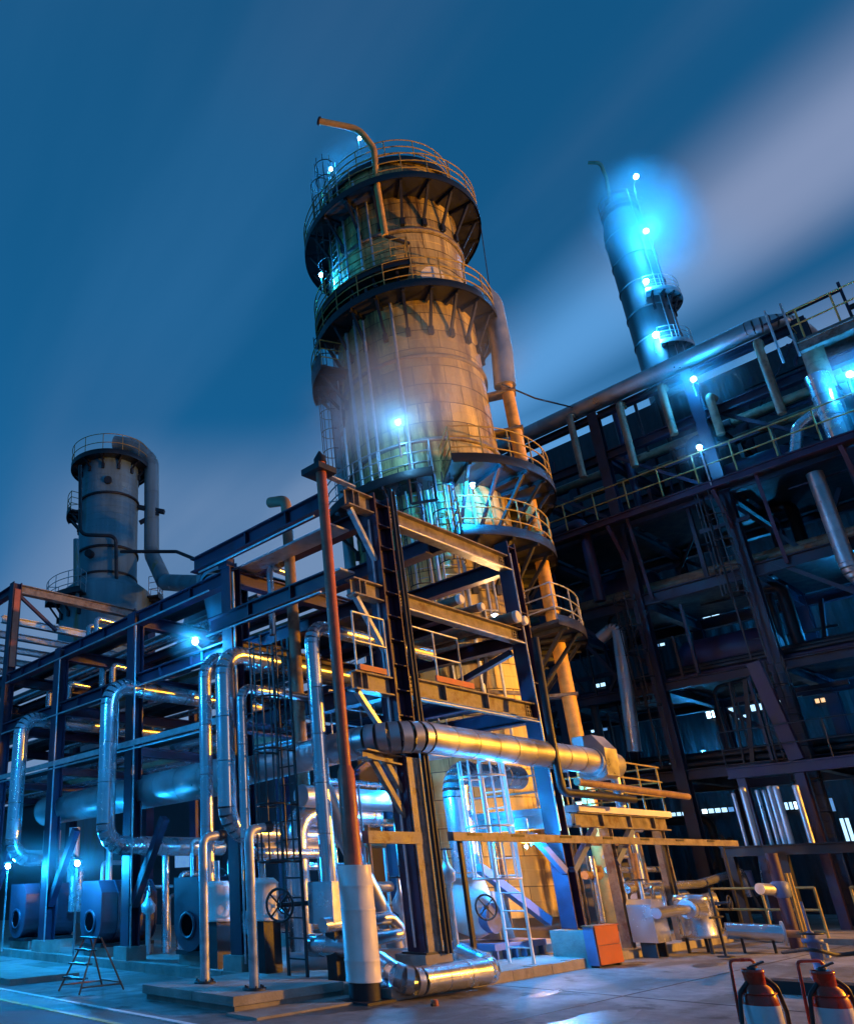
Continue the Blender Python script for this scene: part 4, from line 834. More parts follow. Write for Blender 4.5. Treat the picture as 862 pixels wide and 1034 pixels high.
cn = ('up the rack column beside the paired pipes', 'up the rack column behind the second loop', 'dropping from the middle beam behind the second loop', 'up the rack column between the two left loops', 'under the upper beam next to the red vent', 'under the lower beam next to the red vent', 'under the middle beam of the left rack', 'under the top beam of the left rack', 'under the edge angle of the left rack', 'under the top front beam', 'under the middle front beam', 'under the third front beam', 'up the right front column', 'up the left face of the corner column', 'dropping behind the white jacket, nearer one', 'dropping behind the white jacket, farther one')
for (p0, p1), nm in zip(cl, cn): pipe('thin grey cable conduit running %s' % nm, [p0, p1], .02, M_galv, .1, 8, name='conduit', cat='conduit', group='cable conduits on the steelwork')
# ================================================================== dark structure on the right
RS = thing('process_structure', 'towering dark multi-storey pipe structure on the right', 'structure', (28, 0, 0))
XA, XB = 28.0, 33.0
YS = (17.5, 14.0, 10.5, 7.0, 3.5, 0.0, -3.5)
LV = ((4.30, 4.62), (7.2, 7.5), (10.25, 10.65), (13.25, 13.55), (16.15, 16.5), (18.0, 18.25))
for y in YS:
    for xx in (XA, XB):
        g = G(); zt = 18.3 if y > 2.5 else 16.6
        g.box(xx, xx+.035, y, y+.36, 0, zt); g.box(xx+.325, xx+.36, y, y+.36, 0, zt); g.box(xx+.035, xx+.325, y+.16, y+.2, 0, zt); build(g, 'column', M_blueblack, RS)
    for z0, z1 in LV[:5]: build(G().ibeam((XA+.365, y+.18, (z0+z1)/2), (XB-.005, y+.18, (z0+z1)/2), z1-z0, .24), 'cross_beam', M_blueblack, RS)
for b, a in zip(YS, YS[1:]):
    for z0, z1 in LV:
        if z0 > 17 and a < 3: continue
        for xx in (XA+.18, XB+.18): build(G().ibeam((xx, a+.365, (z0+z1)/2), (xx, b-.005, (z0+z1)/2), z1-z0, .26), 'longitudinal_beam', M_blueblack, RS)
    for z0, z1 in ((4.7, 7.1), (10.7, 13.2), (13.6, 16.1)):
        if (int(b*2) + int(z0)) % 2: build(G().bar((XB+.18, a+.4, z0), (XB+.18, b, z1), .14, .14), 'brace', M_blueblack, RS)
    for k, z in enumerate((4.63, 7.51, 10.66, 13.56)):
        build(G().box(XA+.4, XB-.1, a+.42, b-.06, z, z+.04), 'floor_panel', M_dark, RS)
for y, zz in ((12.2, 16.2), (8.9, 16.2), (5.2, 16.2), (1.8, 13.0), (12.2, 10.7), (5.2, 10.7)):
    build(G().bar((XA+.2, y-1.5, zz-2.6), (XA+.2, y+1.4, zz), .12, .12), 'brace', M_blueblack, RS)
rng = random.Random(77)
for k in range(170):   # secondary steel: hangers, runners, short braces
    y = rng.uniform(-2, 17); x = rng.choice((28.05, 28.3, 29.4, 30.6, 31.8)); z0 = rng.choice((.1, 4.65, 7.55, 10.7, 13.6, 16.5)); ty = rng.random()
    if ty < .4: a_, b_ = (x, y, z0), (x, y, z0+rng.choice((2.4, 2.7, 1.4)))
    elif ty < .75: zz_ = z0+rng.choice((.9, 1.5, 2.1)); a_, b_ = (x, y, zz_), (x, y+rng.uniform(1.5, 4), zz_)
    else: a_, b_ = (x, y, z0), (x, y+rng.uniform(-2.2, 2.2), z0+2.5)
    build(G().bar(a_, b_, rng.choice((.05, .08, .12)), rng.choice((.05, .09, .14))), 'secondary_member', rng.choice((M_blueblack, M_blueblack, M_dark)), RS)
# outrigger walkway with yellow handrail
W = thing('walkway', 'high walkway with yellow handrail along the dark structure', 'walkway', (27.2, 2, 13.3))
build(G().box(27.05, 27.95, -4, 16.6, 13.38, 13.46), 'deck', M_dark, W); build(G().ibeam((27.02, -4, 13.27), (27.02, 16.6, 13.27), .24, .16), 'edge_beam', M_frame, W)
g = G()
for zz in (.55, 1.08): g.tube([(27.02, -4, 13.46+zz), (27.02, 16.6, 13.46+zz)], .026, 6)
hr = build(g, 'handrail', M_rail, W); po = None; y = -4
while y < 16.6:
    if po is None: po = build(G().tube([(27.02, y, 13.46), (27.02, y, 14.54)], .026, 6), 'post', M_rail, hr); po0 = ORG[po.name].copy(); y00 = y
    else: dup(po, po0+Vector((0, y-y00, 0)), hr)
    y += 1.15
for y in YS[1:6]: build(G().bar((27.1, y+.2, 13.15), (28.0, y+.2, 12.0), .12, .12), 'strut', M_frame, W)
for y in (10.1, 6.0, 1.2): build(G().bar((27.4, y, 13.3), (28.1, y+.1, 10.4), .10, .10), 'strut', M_frame, W)
# top line and its goosenecks
e = on_x(790, 331, 28.2)
clad_pipe('long pipe along the roof of the dark structure ending in an elbow', [(28.2, 22, 18.75), (28.2, e.y, 18.75), (30.6, e.y-.4, 18.6), (30.9, e.y-.4, 15)], .33, 1.1, M_cladm, 1.6, 8, 20)
for k, (px, py, pb) in enumerate(((575, 420, 482), (625, 408, 472), (667, 390, 440), (716, 400, 440), (764, 345, 421))):
    p = on_x(px, py, 27.8); q = on_x(px+ (pb-py)*.25, pb, 27.8)
    pipe('brown drain pipe hanging below the roof line, %s' % ('leftmost', 'second from left', 'middle one', 'second from right', 'rightmost and longest')[k], [(28.3, p.y, p.z+.1), (27.75, p.y, p.z), (27.75, p.y, q.z)], .13, M_brown, .2, 12, group='drain pipes under the roof line', name='drain_pipe')
g_ = thing('roof_platform', 'rust orange railed platform at the top right of the dark structure', 'platform', (28, 1.5, 16.6))
ra = on_x(805, 345, 27.6); rb = on_x(862, 330, 27.6); zr = ra.z
build(G().box(27.5, 30, -4, ra.y, zr-.1, zr), 'deck', M_front, g_)
g = G(); rail(g, [(27.5, -4, zr), (27.5, ra.y, zr), (29.8, ra.y, zr)], 1.1, .95, .03, 1); build(g, 'handrail', M_ochre, g_)
build(G().ibeam((27.5, -4, zr-.3), (27.5, ra.y, zr-.3), .35, .2), 'edge_beam', M_front, g_)
for k, dy in enumerate((.05, .5)): build(G().tube([(27.45, ra.y+dy, zr-.6), (27.45, ra.y+dy, zr+1.5)], .035, 6), 'pennant_pole', M_galv, g_)
# fat leaning duct and the white lit pipes at the right edge
d0 = on_x(817, 345, 27.9); d1 = on_x(838, 430, 27.7)
clad_pipe('thick brown duct dropping from the roof platform at right', [(27.9, d0.y, d0.z), (27.85, d0.y+.05, on_x(833, 395, 27.85).z)], .30, .4, M_brown, 1.0, 4, 18)
q = on_x(840, 420, 27.6); clad_pipe('brightly lit white pipe with bent arm at the right edge', [(27.6, q.y, 13.5), (27.6, q.y, on_x(835, 375, 27.6).z)], .32, .4, M_clad, .9, 4, 18)
clad_pipe('short blue-lit pipe elbow beside the bright white pipe', [(27.7, on_x(806, 470, 27.7).y, 13.5), (27.7, on_x(804, 430, 27.7).y, on_x(804, 432, 27.7).z), (27.7, q.y+.3, on_x(825, 415, 27.7).z)], .17, .3, M_clad, .5, 5, 16)
s0_, s1_ = on_x(822, 478, 27.8), on_x(852, 585, 27.8)
clad_pipe('ribbed silver pipe dropping below the high walkway', [(27.8, s0_.y, s0_.z), (27.8, s0_.y, s1_.z), (28.6, s0_.y-.5, s1_.z-.3)], .22, .6, M_cladm, .5, 6, 18)
clad_pipe('dark curved pipe in the middle of the dark structure', [(27.8, on_x(606, 645, 27.8).y, on_x(606, 645, 27.8).z), (27.8, on_x(612, 645, 27.8).y-.5, on_x(606, 640, 27.8).z+.2), (27.8, on_x(625, 690, 27.8).y, on_x(628, 700, 27.8).z-2)], .22, .7, M_cladm, .8, 5, 16)
# pipes on the floors
rng = random.Random(5)
for fl, z in enumerate((4.68, 7.55, 10.7, 13.6, 16.5)):
    for k in range(9):
        r = rng.choice((.05, .08, .11, .15)); x = 28.5 + k*.5
        ya = rng.uniform(-4, 4); yb = rng.uniform(9, 18)
        m_ = rng.choice((M_dark, M_dark, M_brown, M_frame)); pipe('%s pipe on the %s floor of the dark structure, %s from the front' % (look(m_, r), ('lowest', 'second', 'middle', 'fourth', 'top')[fl], ORD[k]), [(x, ya, z+r+rng.choice((0, .3, .9, 1.5))), (x, yb, z+r+.1)] if False else [(x, ya, z+r+(k % 3)*.22), (x, yb, z+r+(k % 3)*.22)], r, m_, n=10, group='pipes on the %s floor of the dark structure' % ('lowest', 'second', 'middle', 'fourth', 'top')[fl], name='floor_pipe')
for k in range(26):
    y = 16-k*.7; x = rng.uniform(27.7, 32.5); z0 = rng.choice((0, 4.6, 7.5, 10.7, 13.6)); h = rng.choice((2.8, 3.2, 5.8)); r = rng.choice((.06, .09, .14, .2))
    pipe('upright pipe inside the dark structure, %s from the big tower' % ORD[k], [(x, y, z0), (x, y, z0+h), (x+rng.uniform(-.6, .6), y+rng.choice((-1, 1))*rng.uniform(.6, 2.2), z0+h+.05)], r, rng.choice((M_dark, M_dark, M_frame)), .3, 10, group='upright pipes in the dark structure', name='upright_pipe')
# vessels lying on the floors
for k, (y, z, r, L_) in enumerate(((9, 8.5, .7, 3.2), (4.2, 5.7, .75, 3.5), (12, 11.6, .65, 3.0), (1.0, 8.6, .7, 3.0), (6.5, 14.6, .6, 2.6))):
    pts = [(30.3, y-L_/2, z), (30.3, y-L_/2+.15, z), (30.3, y-L_/2+.4, z), (30.3, y+L_/2-.4, z), (30.3, y+L_/2-.15, z), (30.3, y+L_/2, z)]
    t = thing('drum_vessel', 'horizontal drum vessel on the %s floor of the dark structure%s' % (('second', 'lowest', 'middle', 'second', 'fourth')[k], ' at the right edge' if k == 3 else ''), 'vessel', (30.3, y, z-r-.3))
    build(G().tube(pts, r, 20, True, [r*.3, r*.75, r, r, r*.75, r*.3]), 'shell', M_frame, t)
    for s in (-1, 1): build(G().box(30.0, 30.6, y+s*L_*.28-.1, y+s*L_*.28+.1, z-r-.22, z-r*.5), 'saddle', M_dark, t)
for k, (px, z0, z1) in enumerate(((755, 7.6, 13.3), (640, 4.7, 10.6), (768, .1, 7.5))):
    yy = on_x(px, 600, 27.75).y; ladder('dim caged ladder climbing the dark structure, %s' % ('at its middle', 'nearest the big tower', 'the lowest one')[k], 27.7, yy, z0, z1, .42, M_dark, 'y', z0+2.0, -1, step=.35, sep=True)
# lower platform with wall behind the valve station
LP = thing('lower_platform', 'low dark platform with violet edge beam above the row of pipes', 'platform', (26.2, 6, 4.1))
pa = on_x(735, 781, 26.2); pb = on_x(803, 768, 26.2); zz = (pa.z+pb.z)/2
build(G().box(26.2, 27.95, pb.y-5.5, pa.y, zz-.04, zz+.04), 'deck', M_dark, LP); build(G().ibeam((26.15, pb.y-5.5, zz-.1), (26.15, pa.y, zz-.1), .3, .2), 'edge_beam', M_frame, LP)
for yy in (pa.y-.3, pb.y, pb.y-3): build(G().box(26.1, 26.3, yy-.12, yy+.1, 0, zz-.26), 'column', M_frame, LP)
c0 = on_x(795, 718, 26.4); build(G().bar((26.4, pb.y+.0, zz+.1), (26.4, pb.y+.35, 7.2), .35, .25), 'post', M_frame, LP)
g = G(); rail(g, [(26.2, pa.y, zz+.04), (26.2, pb.y-5.4, zz+.04)], 1.05, 1.3, .02, 1); build(g, 'handrail', M_dark, LP)
# row of upright pipe ends
tops = ((740, 802, .07), (749, 796, .13), (764, 799, .08), (771, 799, .08), (776, 795, .10), (782.5, 795, .12), (802.5, 794, .11))
names = ('leftmost slim', 'second, fat', 'third, slim', 'fourth, slim', 'fifth', 'sixth, fat', 'rightmost, standing apart')
for (px, py, r), nm in zip(tops, names):
    p = on_x(px, py, 25.2); z0 = on_x(px+20, 864, 25.2).z
    t = thing('pipe_riser', '%s of the row of upright silver pipe ends at right' % nm, 'pipe', (p.x, p.y, z0), 'row of upright pipe ends')
    build(G().tube([(p.x, p.y, 2.05), (p.x, p.y, p.z-.03)], r*.68, 14), 'barrel', M_cladm, t); build(G().tube([(p.x, p.y, p.z-.06), (p.x, p.y, p.z), (p.x, p.y, p.z+.03)], r, 14, True, [r*.72, r*.72, r*.5]), 'cap', M_cladm, t)
bm = thing('pipe_bridge', 'dark level beam tying the row of upright pipe ends', 'beam', (24.9, 6, 2.2)); y1 = on_x(728, 858, 25).y; y2 = on_x(862, 872, 25).y
build(G().ibeam((24.95, y2-2, 2.05), (24.95, y1, 2.05), .26, .2), 'beam', M_dark, bm)
for yy in (y1-.2, (y1+y2)/2, y2-1): build(G().box(24.85, 25.05, yy-.1, yy+.1, 0, 1.91), 'post', M_dark, bm)
# lit shed behind the structure: corrugated dark wall with window strips
SH = thing('plant_shed', 'dark corrugated shed with small lit windows behind the structure', 'building', (37, 0, 0))
g = G(); y = -14.0; zs = 22.5
pts = []
k = 0
while y < 30: pts.append((37 + (.0 if k % 4 < 2 else .06), y)); y += .12; k += 1
vs = [(a, b, z) for a, b in pts for z in (0, zs)]; g.add(vs, [(i*2, i*2+2, i*2+3, i*2+1) for i in range(len(pts)-1)]); build(g, 'wall', M_shed, SH)
build(G().box(37.1, 60, -14, 30, zs-.1, zs+.2), 'roof', M_shed, SH); build(G().box(37.1, 60, -14, -13.8, 0, zs-.1), 'wall', M_shed, SH); build(G().box(27.3, 36.9, -4.3, -4.15, 0, 18.3), 'added_light_block', M_shed, SH); build(G().box(37.1, 60, 29.8, 30, 0, zs-.1), 'wall', M_shed, SH)  # wall across the structure's end is added out of view to block mast light
def shed_window(px0, px1, py0, py1, nx, m=M_win):
    a = on_x(px0, (py0+py1)/2, 36.95); b = on_x(px1, (py0+py1)/2, 36.95); z0 = on_x((px0+px1)/2, py1, 36.95).z; z1 = on_x((px0+px1)/2, py0, 36.95).z; ya, yb = min(a.y, b.y), max(a.y, b.y)
    w_ = thing('window', None, None, (36.95, (ya+yb)/2, z0), None, SH); g = G(); 
    for i in range(nx+1): yy = ya+(yb-ya)*i/nx; g.box(36.90, 36.98, yy-.02, yy+.02, z0-.03, z1+.03)
    g.box(36.91, 36.97, ya, yb, z0-.05, z0); g.box(36.91, 36.97, ya, yb, z1, z1+.05); build(g, 'frame', M_dark, w_)
    for i in range(nx): build(G().box(36.93, 36.95, ya+(yb-ya)*i/nx+.025, ya+(yb-ya)*(i+1)/nx-.025, z0+.01, z1-.01), 'pane', m if m is not M_win else random.choice((M_win, M_win, M_win2, M_win3)), w_)
for a in ((712, 742, 716, 724, 5), (744, 756, 722, 726, 2), (757, 770, 711, 718, 2), (775, 790, 708, 718, 3), (719, 750, 763, 773, 5), (753, 770, 761, 773, 3), (790, 800, 757, 761, 2), (815, 828, 758, 766, 2), (840, 861, 752, 767, 3), (787, 806, 810, 818, 4), (672, 705, 820, 824, 6), (708, 742, 816, 821, 5), (831, 843, 806, 820, 2), (640, 662, 777, 781, 3), (596, 614, 735, 739, 3), (676, 688, 770, 776, 2), (708, 727, 618, 623, 2), (660, 672, 650, 653, 2), (600, 612, 690, 694, 2), (850, 861, 826, 850, 2), (775, 782, 650, 655, 1), (735, 745, 668, 672, 2), (690, 700, 700, 704, 1), (762, 770, 690, 694, 1)): shed_window(*a)
shed_window(822, 834, 705, 710, 2, M_winw)
# low dark store behind the left rack, closing the view between the pipes
LS = thing('store_building', 'low dark store building behind the left rack', 'building', (20, 30, 0))
build(G().box(19.5, 30, 19, 70, 0, 5.6), 'wall', M_shed, LS); build(G().box(19.3, 30.2, 18.8, 70, 5.601, 5.8), 'roof', M_shed, LS)
for k in range(5): build(G().box(19.46, 19.495, 20+k*1.9, 21+k*1.9, 2.2, 3.0), 'window', M_win3 if k % 2 else M_dark, LS)

# ================================================================== tall stack
sa = R(15.45); SD = 50.0; SX, SY, SR = SD*math.cos(sa), SD*math.sin(sa), 1.35
def sz(px, py, D=SD-1.3): d = ray(px, py); return 1.6 + D*d.z/math.hypot(d.x, d.y)
M_stack = mat('stack_steel', (0.13, 0.15, 0.16), 0.5, 0.1, 0.3, 1.2, None, bump=0.15, streak=True)
K2 = thing('flue_stack', 'tall pale stack with lamps behind the dark structure', 'chimney', (SX, SY, 0)); zt = sz(625, 207)
build(G().lathe((SX, SY, 0), [(SR+.5, 0), (SR+.1, 8), (SR, 14), (SR, zt-1.2), (SR*.8, zt), (SR*.55, zt+.3), (SR*.55, zt+1.6)], 48), 'shell', M_stack, K2)
for k in range(14): z = zt-2-k*2.2; build(G().lathe((SX, SY, z), [(SR, 0), (SR+.05, 0), (SR+.05, .12), (SR, .12)], 40), 'seam_ring', M_stack, K2)
round_platform(K2, (SX, SY), SR, 2.0, 200, 350, sz(661, 296), M_galv, M_galv, 7, .9)
round_platform(K2, (SX, SY), SR, 1.85, 200, 300, sz(660, 352), M_galv, M_galv, 5, .9)
round_platform(K2, (SX, SY), SR*.55, 1.2, 0, 360, zt+.4, M_dark, M_dark, 6, .5)
build(G().tube(smooth_path([(SX-.5, SY+.3, zt), at_d(612, 180, SD), at_d(606, 164, SD), at_d(594, 164, SD)], .8, 6), .12, 10), 'gooseneck_vent', M_brown, K2)
g = G(); aa = R(235)
for s in (-.22, .22): g.tube([(SX+(SR+.25)*math.cos(aa+s/SR), SY+(SR+.25)*math.sin(aa+s/SR), 14), (SX+(SR+.25)*math.cos(aa+s/SR), SY+(SR+.25)*math.sin(aa+s/SR), zt+1)], .03, 5)
build(g, 'ladder_stiles', M_galv, K2)

# ================================================================== right foreground: guard rails, posts, extinguishers
def ground_rail(label, pts, h, name='guard_rail'):
    t = thing(name, label, 'railing', pts[0]); g = G(); pts = [Vector(p) for p in pts]
    for zz in (h, h*.55, .12):
        build(G().tube([p+Vector((0, 0, zz)) for p in pts], .028, 8), 'rail', M_rail, t)
    L_ = (pts[-1]-pts[0]).length; k = max(2, round(L_/1.1))
    for i in range(k+1): p = pts[0].lerp(pts[-1], i/k); build(G().tube([p, p+Vector((0, 0, h+.01))], .03, 8), 'post', M_rail, t)
ga = on_z(740, 948, .12); ground_rail('yellow guard rail behind the drain trough', [(23.0, ga.y+.6, .12), (23.0, ga.y-1.6, .12)], 1.05)
ground_rail('yellow guard rail at the right edge of the yard', [(23.0, ga.y-2.3, .12), (23.0, ga.y-6.5, .12)], 1.05)
build(G().box(22.8, 27.9, -4, 9.0, 0, .12), 'right_plinth', M_conc, kind='structure')
pb_ = on_z(805, 958, 0); t = thing('violet_post', 'stout violet pipe post with side nozzle behind the right extinguisher', 'post', pb_)
zt_ = on_x(779, 862, pb_.x).z; build(G().cyl(pb_, (pb_.x, pb_.y, zt_), .12, 18), 'post', M_frame, t); build(G().tube([(pb_.x-.05, pb_.y+.1, zt_-.75), (pb_.x-.5, pb_.y+.25, zt_-.72)], .12, 14), 'nozzle', M_galv, t); build(G().lathe((pb_.x, pb_.y, 1.0), [(.12, 0), (.17, 0.03), (.18, .3), (.12, .34)], 18), 'collar', M_bluep, t)
for dx in (.25, .36): build(G().tube([(pb_.x+.1+dx, pb_.y-dx*.3, 0), (pb_.x+.1+dx, pb_.y-dx*.3, 1.5)], .03, 8), 'conduit', M_rail, t)
hb = on_z(831, 989, 0); t = thing('hydrant', 'blue hydrant post with flanged head and grey tag', 'hydrant', hb)
build(G().lathe(hb, [(.16, 0), (.16, .03), (.085, .04), (.085, .50), (.15, .51), (.15, .56), (.06, .57), (.05, .66), (.02, .68), (.018, 1.1), (0, 1.1)], 22), 'barrel', M_bluep, t)
build(G().box(hb.x+.03, hb.x+.13, hb.y-.16, hb.y-.11, .30, .5), 'tag', M_galv, t); handwheel(t, (hb.x, hb.y, .64), (0, 0, 1), .17, M_dark)
build(G().box(11.0, 11.5, 2.2, 7.2, 0, .0) if False else G().box(on_z(775, 1003, 0).x, on_z(775, 1003, 0).x+.35, -1.0, on_z(775, 1003, 0).y, 0, .16), 'black_kerb', M_rub, None, 'low black rubber kerb lying behind the extinguishers', 'kerb')
pipe('loose black hose draped over the ground near the hydrant', [on_z(790, 962, .3), on_z(820, 958, .5), on_z(845, 965, .35), on_z(870, 962, .4)], .03, M_rub, .3, 8, name='hose', cat='hose')

def extinguisher(label, p):
    x, y, z = p; t = thing('fire_extinguisher', label, 'fire extinguisher', (x, y, 0), 'wheeled extinguishers at the right'); o = (x, y, 0)
    zb = z-.135
    build(G().lathe(o, [(0, .10), (.09, .10), (.112, .14), (.112, zb-.13), (.108, zb-.09), (.088, zb-.03), (.055, zb), (.05, zb+.02)], 32), 'cylinder', M_ext, t)
    build(G().lathe(o, [(.1125, zb-.50), (.1135, zb-.49), (.1135, zb-.135), (.1125, zb-.13)], 32, 120, 330), 'label', M_label, t)
    build(G().lathe(o, [(.062, zb-.02), (.066, zb+.06), (.070, zb+.065), (.070, zb+.085), (.060, zb+.085)], 26), 'collar', M_ext, t)
    build(G().lathe(o, [(0, zb), (.025, zb), (.025, zb+.07), (.035, zb+.075), (.03, zb+.10), (0, zb+.1)], 16), 'valve', M_dark, t)
    R3 = RT.copy(); R3.z = 0; R3.normalize(); w_ = .085
    q = lambda s, zz, bk=0: Vector((x, y, zz)) + R3*s + Vector((R3.y, -R3.x, 0))*(-bk)
    build(G().tube(smooth_path([q(-w_-.03, zb-.25, .10), q(-w_, z, .10), q(w_, z, .10), q(w_+.03, zb-.25, .10)], .03, 5), .011, 8), 'handle', M_ext, t)
    hs = build(G().tube(smooth_path([q(.03, zb+.06), q(.12, zb-.02, -.03), q(.165, zb-.18, 0), q(.165, zb-.42, .03), q(.12, zb-.58, .05)], .08, 6), .014, 8), 'hose', M_rub, t)
    build(G().tube(smooth_path([q(-.03, zb+.03), q(-.13, zb-.06), q(-.165, zb-.25), q(-.14, zb-.5)], .08, 6), .014, 8), 'hose', M_rub, t)
    for s in (-1, 1): build(G().torus(q(s*.15, .12, .08), R3, .10, .025, 20, 8), 'wheel', M_rub, t)
    build(G().cyl(q(-.15, .12, .08), q(.15, .12, .08), .015, 8), 'axle', M_dark, t)
    build(G().cyl(q(.02, zb+.075, -.03), q(.02, zb+.075, -.05), .02, 12), 'gauge', M_label, t); build(G().bar(q(-.01, zb+.10), q(.09, zb+.13), .02, .012), 'lever', M_dark, t)
    build(G().torus(q(.0, zb-.06, 0), (0, 0, 1), .111, .005, 28, 6), 'seam', M_ext, t)
for lab, px, py in (('left red extinguisher with white label and bent handle', 757, 971), ('middle red extinguisher with white label beside the left one', 827, 972), ('red extinguisher cut off by the right edge of the picture', 890, 978)): extinguisher(lab, on_z(px, py, 1.0))
# clutter in the right yard
rng = random.Random(21)
YP = [('silver S-bend pipe crossing the valve station', [on_y(632, 898, 9.0), on_y(705, 893, 9.0), on_y(748, 880, 9.0), on_y(757, 905, 9.0)], .10, M_clad),
      ('upright rusty pipe left of the valve station', [on_y(650, 925, 8.9), on_y(639, 862, 8.9)], .07, M_brown),
      ('square silver pipe hoop in the valve station', [on_y(664, 915, 8.8), on_y(655, 897, 8.8), on_y(668, 896, 8.8), on_y(672, 918, 8.8)], .05, M_clad),
      ('rusty elbow under the platform', [on_y(603, 875, 9.3), on_y(606, 885, 9.3), on_y(590, 884, 9.3)], .09, M_brown),
      ('silver upright pipe behind the orange cabinet', [on_y(609, 932, 9.2), on_y(597, 865, 9.2)], .06, M_clad),
      ('broad galvanised upright behind the valve box', [on_y(684, 910, 9.4), on_y(668, 845, 9.4)], .09, M_clad),
      ('silver upright right of the trough', [on_y(778, 930, 9.4), on_y(768, 868, 9.4)], .08, M_clad),
      ('second silver upright right of the trough', [on_y(786, 935, 9.6), on_y(774, 870, 9.6)], .06, M_galv),
      ('blue-lit plate duct hanging behind the trough', [on_y(752, 880, 9.6), on_y(760, 905, 9.6)], .17, M_bluep)]
for lab, pts, r, m in YP: pipe(lab, pts, r, m, .25, 14, name='yard_pipe')
for k in range(14):
    x = 20.4 + k*.26; y = 10.2 + rng.uniform(-.6, .8); h = rng.uniform(1.3, 2.6); r = rng.choice((.03, .05, .07))
    pipe('slim upright pipe in the right yard manifold, %s from the platform' % ORD[k], [(x, y, 0), (x, y, h), (x+rng.uniform(-.2, .8), y, h+.02)], r, rng.choice((M_galv, M_clad, M_brown)), .1, 10, group='right yard manifold uprights', name='manifold_pipe')
for k in range(6):
    z = .7+k*.32; y = 9.9+rng.uniform(-.4, .6)
    pipe('level pipe in the right yard manifold, %s from the ground' % ORD[k], [(20.5+rng.uniform(0, .5), y, z), (22.5+rng.uniform(0, 1.5), y, z)], rng.choice((.05, .08, .11)), rng.choice((M_cladm, M_clad, M_brown)), .1, 12, group='right yard manifold level pipes', name='manifold_pipe')
build(G().box(21.2, 24.5, 11.2, 11.3, 0, 2.2), 'screen_wall', M_shed, None, 'low dark sheet wall behind the right yard manifold', 'wall')
p = on_z(439, 1016, 0); t = thing('small_valve_cap', 'small orange capped fitting lying on the wet ground', 'fitting', p)
build(G().lathe(p, [(0, .075), (.04, .075), (.05, .055), (.05, .0)], 14), 'cap', M_rust, t); build(G().cyl((p.x-.09, p.y-.02, .02), (p.x+.08, p.y+.01, .02), .02, 8), 'stub', M_dark, t)

# ================================================================== lamps
BL = LAMPC
lamp('ground lamp flaring at the left edge', on_x(8, 875, 9.35), 1000, (9.35, on_x(8, 875, 9.35).y, .17), size=.09)
lamp('ground lamp on a white post beside the fan casing', on_x(78, 872, 9.45), 1000, (9.45, on_x(78, 872, 9.45).y, .17), size=.085)
lp = on_x(197, 648, 9.72); lamp('lamp hung on the left rack above the paired silver pipes', lp, 420, lp+Vector((.25, .1, -.35)), size=.09)
lamp('lamp at the very top of the big tower', at_d(363, 140, 22.9), 300, at_d(364, 158, 22.9), size=.085)
lamp('lamp on the left of the top platform railing', at_d(334, 171, 23.2), 420, at_d(335, 192, 23.2), size=.085)
lamp('lamp on the left end of the middle tower platform', at_d(324, 278, 23.2), 380, at_d(326, 296, 23.2), size=.085)
lp = at_d(402, 427, 20.9); lamp('lamp on the lower left tower platform railing', lp, 300, at_d(405, 462, 20.9), size=.08, col=(.12, .52, 1.0))
lp = polar(3.2, 229, 11.9); lamp('lamp under the lower tower platform shining on the shell', at_d(477, 491, 21.35), 2000, at_d(477.5, 497, 21.6), size=.07)
for k, (px, py, e) in enumerate(((642, 178, 3600), (652, 233, 3200), (652, 284, 1500), (662, 338, 2200))):
    lp = at_d(px, py, SD-2.0); lamp('lamp on the tall stack, %s' % ('topmost', 'second from top', 'third from top', 'lowest')[k], lp, e, lp+Vector((.5, .4, -.9)), size=.22 if k < 3 else .26)
lamp('big flaring lamp high on the dark structure', on_x(700, 383, 27.5), 700, on_x(703, 400, 27.7), size=.12)
lamp('lamp on a pole above the high walkway', on_x(706, 452, 26.98), 260, on_x(718, 490, 26.98), size=.11)
lamp('lamp at the right edge high on the dark structure', on_x(858, 378, 27.2), 1300, on_x(861, 395, 27.5), size=.12)
# lamps standing among the pumps, mostly hidden by pipework; lamps added for brightness follow
lamp('lamp behind the front frame lighting the pumps', (13.0, 10.4, 3.2), 1500, (13.0, 10.4, .16), size=.07)
lamp('lamp inside the left rack behind the standpipes', (12.4, 12.0, 2.6), 900, (12.4, 12.0, .16), size=.09)
lamp('lamp behind the valve station', (21.5, 10.9, 3.3), 900, (21.5, 11.0, .0), size=.09)
lamp('small lamp hung behind the cable tray over the kerb', (14.75, 8.53, 2.23), 1000, (14.75, 8.60, 2.62), .015, size=.05)
lamp('added warm lamp behind the middle front beam to brighten the tower', at_d(500, 624, 19.3), 650, at_d(500, 640, 19.3), size=.06, col=(1.0, .55, .2))  # warm lamp added out of sight to brighten the lower tower
lamp('small sodium lamp under the pump platform facing the tower foot', (17.3, 10.2, 2.2), 650, (17.3, 10.2, 2.8), .015, size=.05, col=(1.0, .40, .02))
lamp('added lamp low in the dark structure behind the row of pipe ends', (31.5, 4.6, 6.4), 420, (31.5, 4.6, 4.7), size=.07)  # added, like the next one, to put blue glow inside the structure
lamp('added lamp deep in the dark structure', (32.2, 5.2, 8.8), 700, (32.2, 5.2, 7.6), size=.09)  # added for blue glimpses between the floors
lamp('tall yard mast lamp standing outside the left of the view', (3.0, 14.0, 7.0), 2400, (3.0, 14.0, 0), .09, size=.25)
lamp('sodium yard mast lamp standing outside the right of the view', (28.0, -9.0, 6.0), 82000, (28.0, -9.0, 0), .10, col=(1.0, 0.40, 0.02), size=.3)
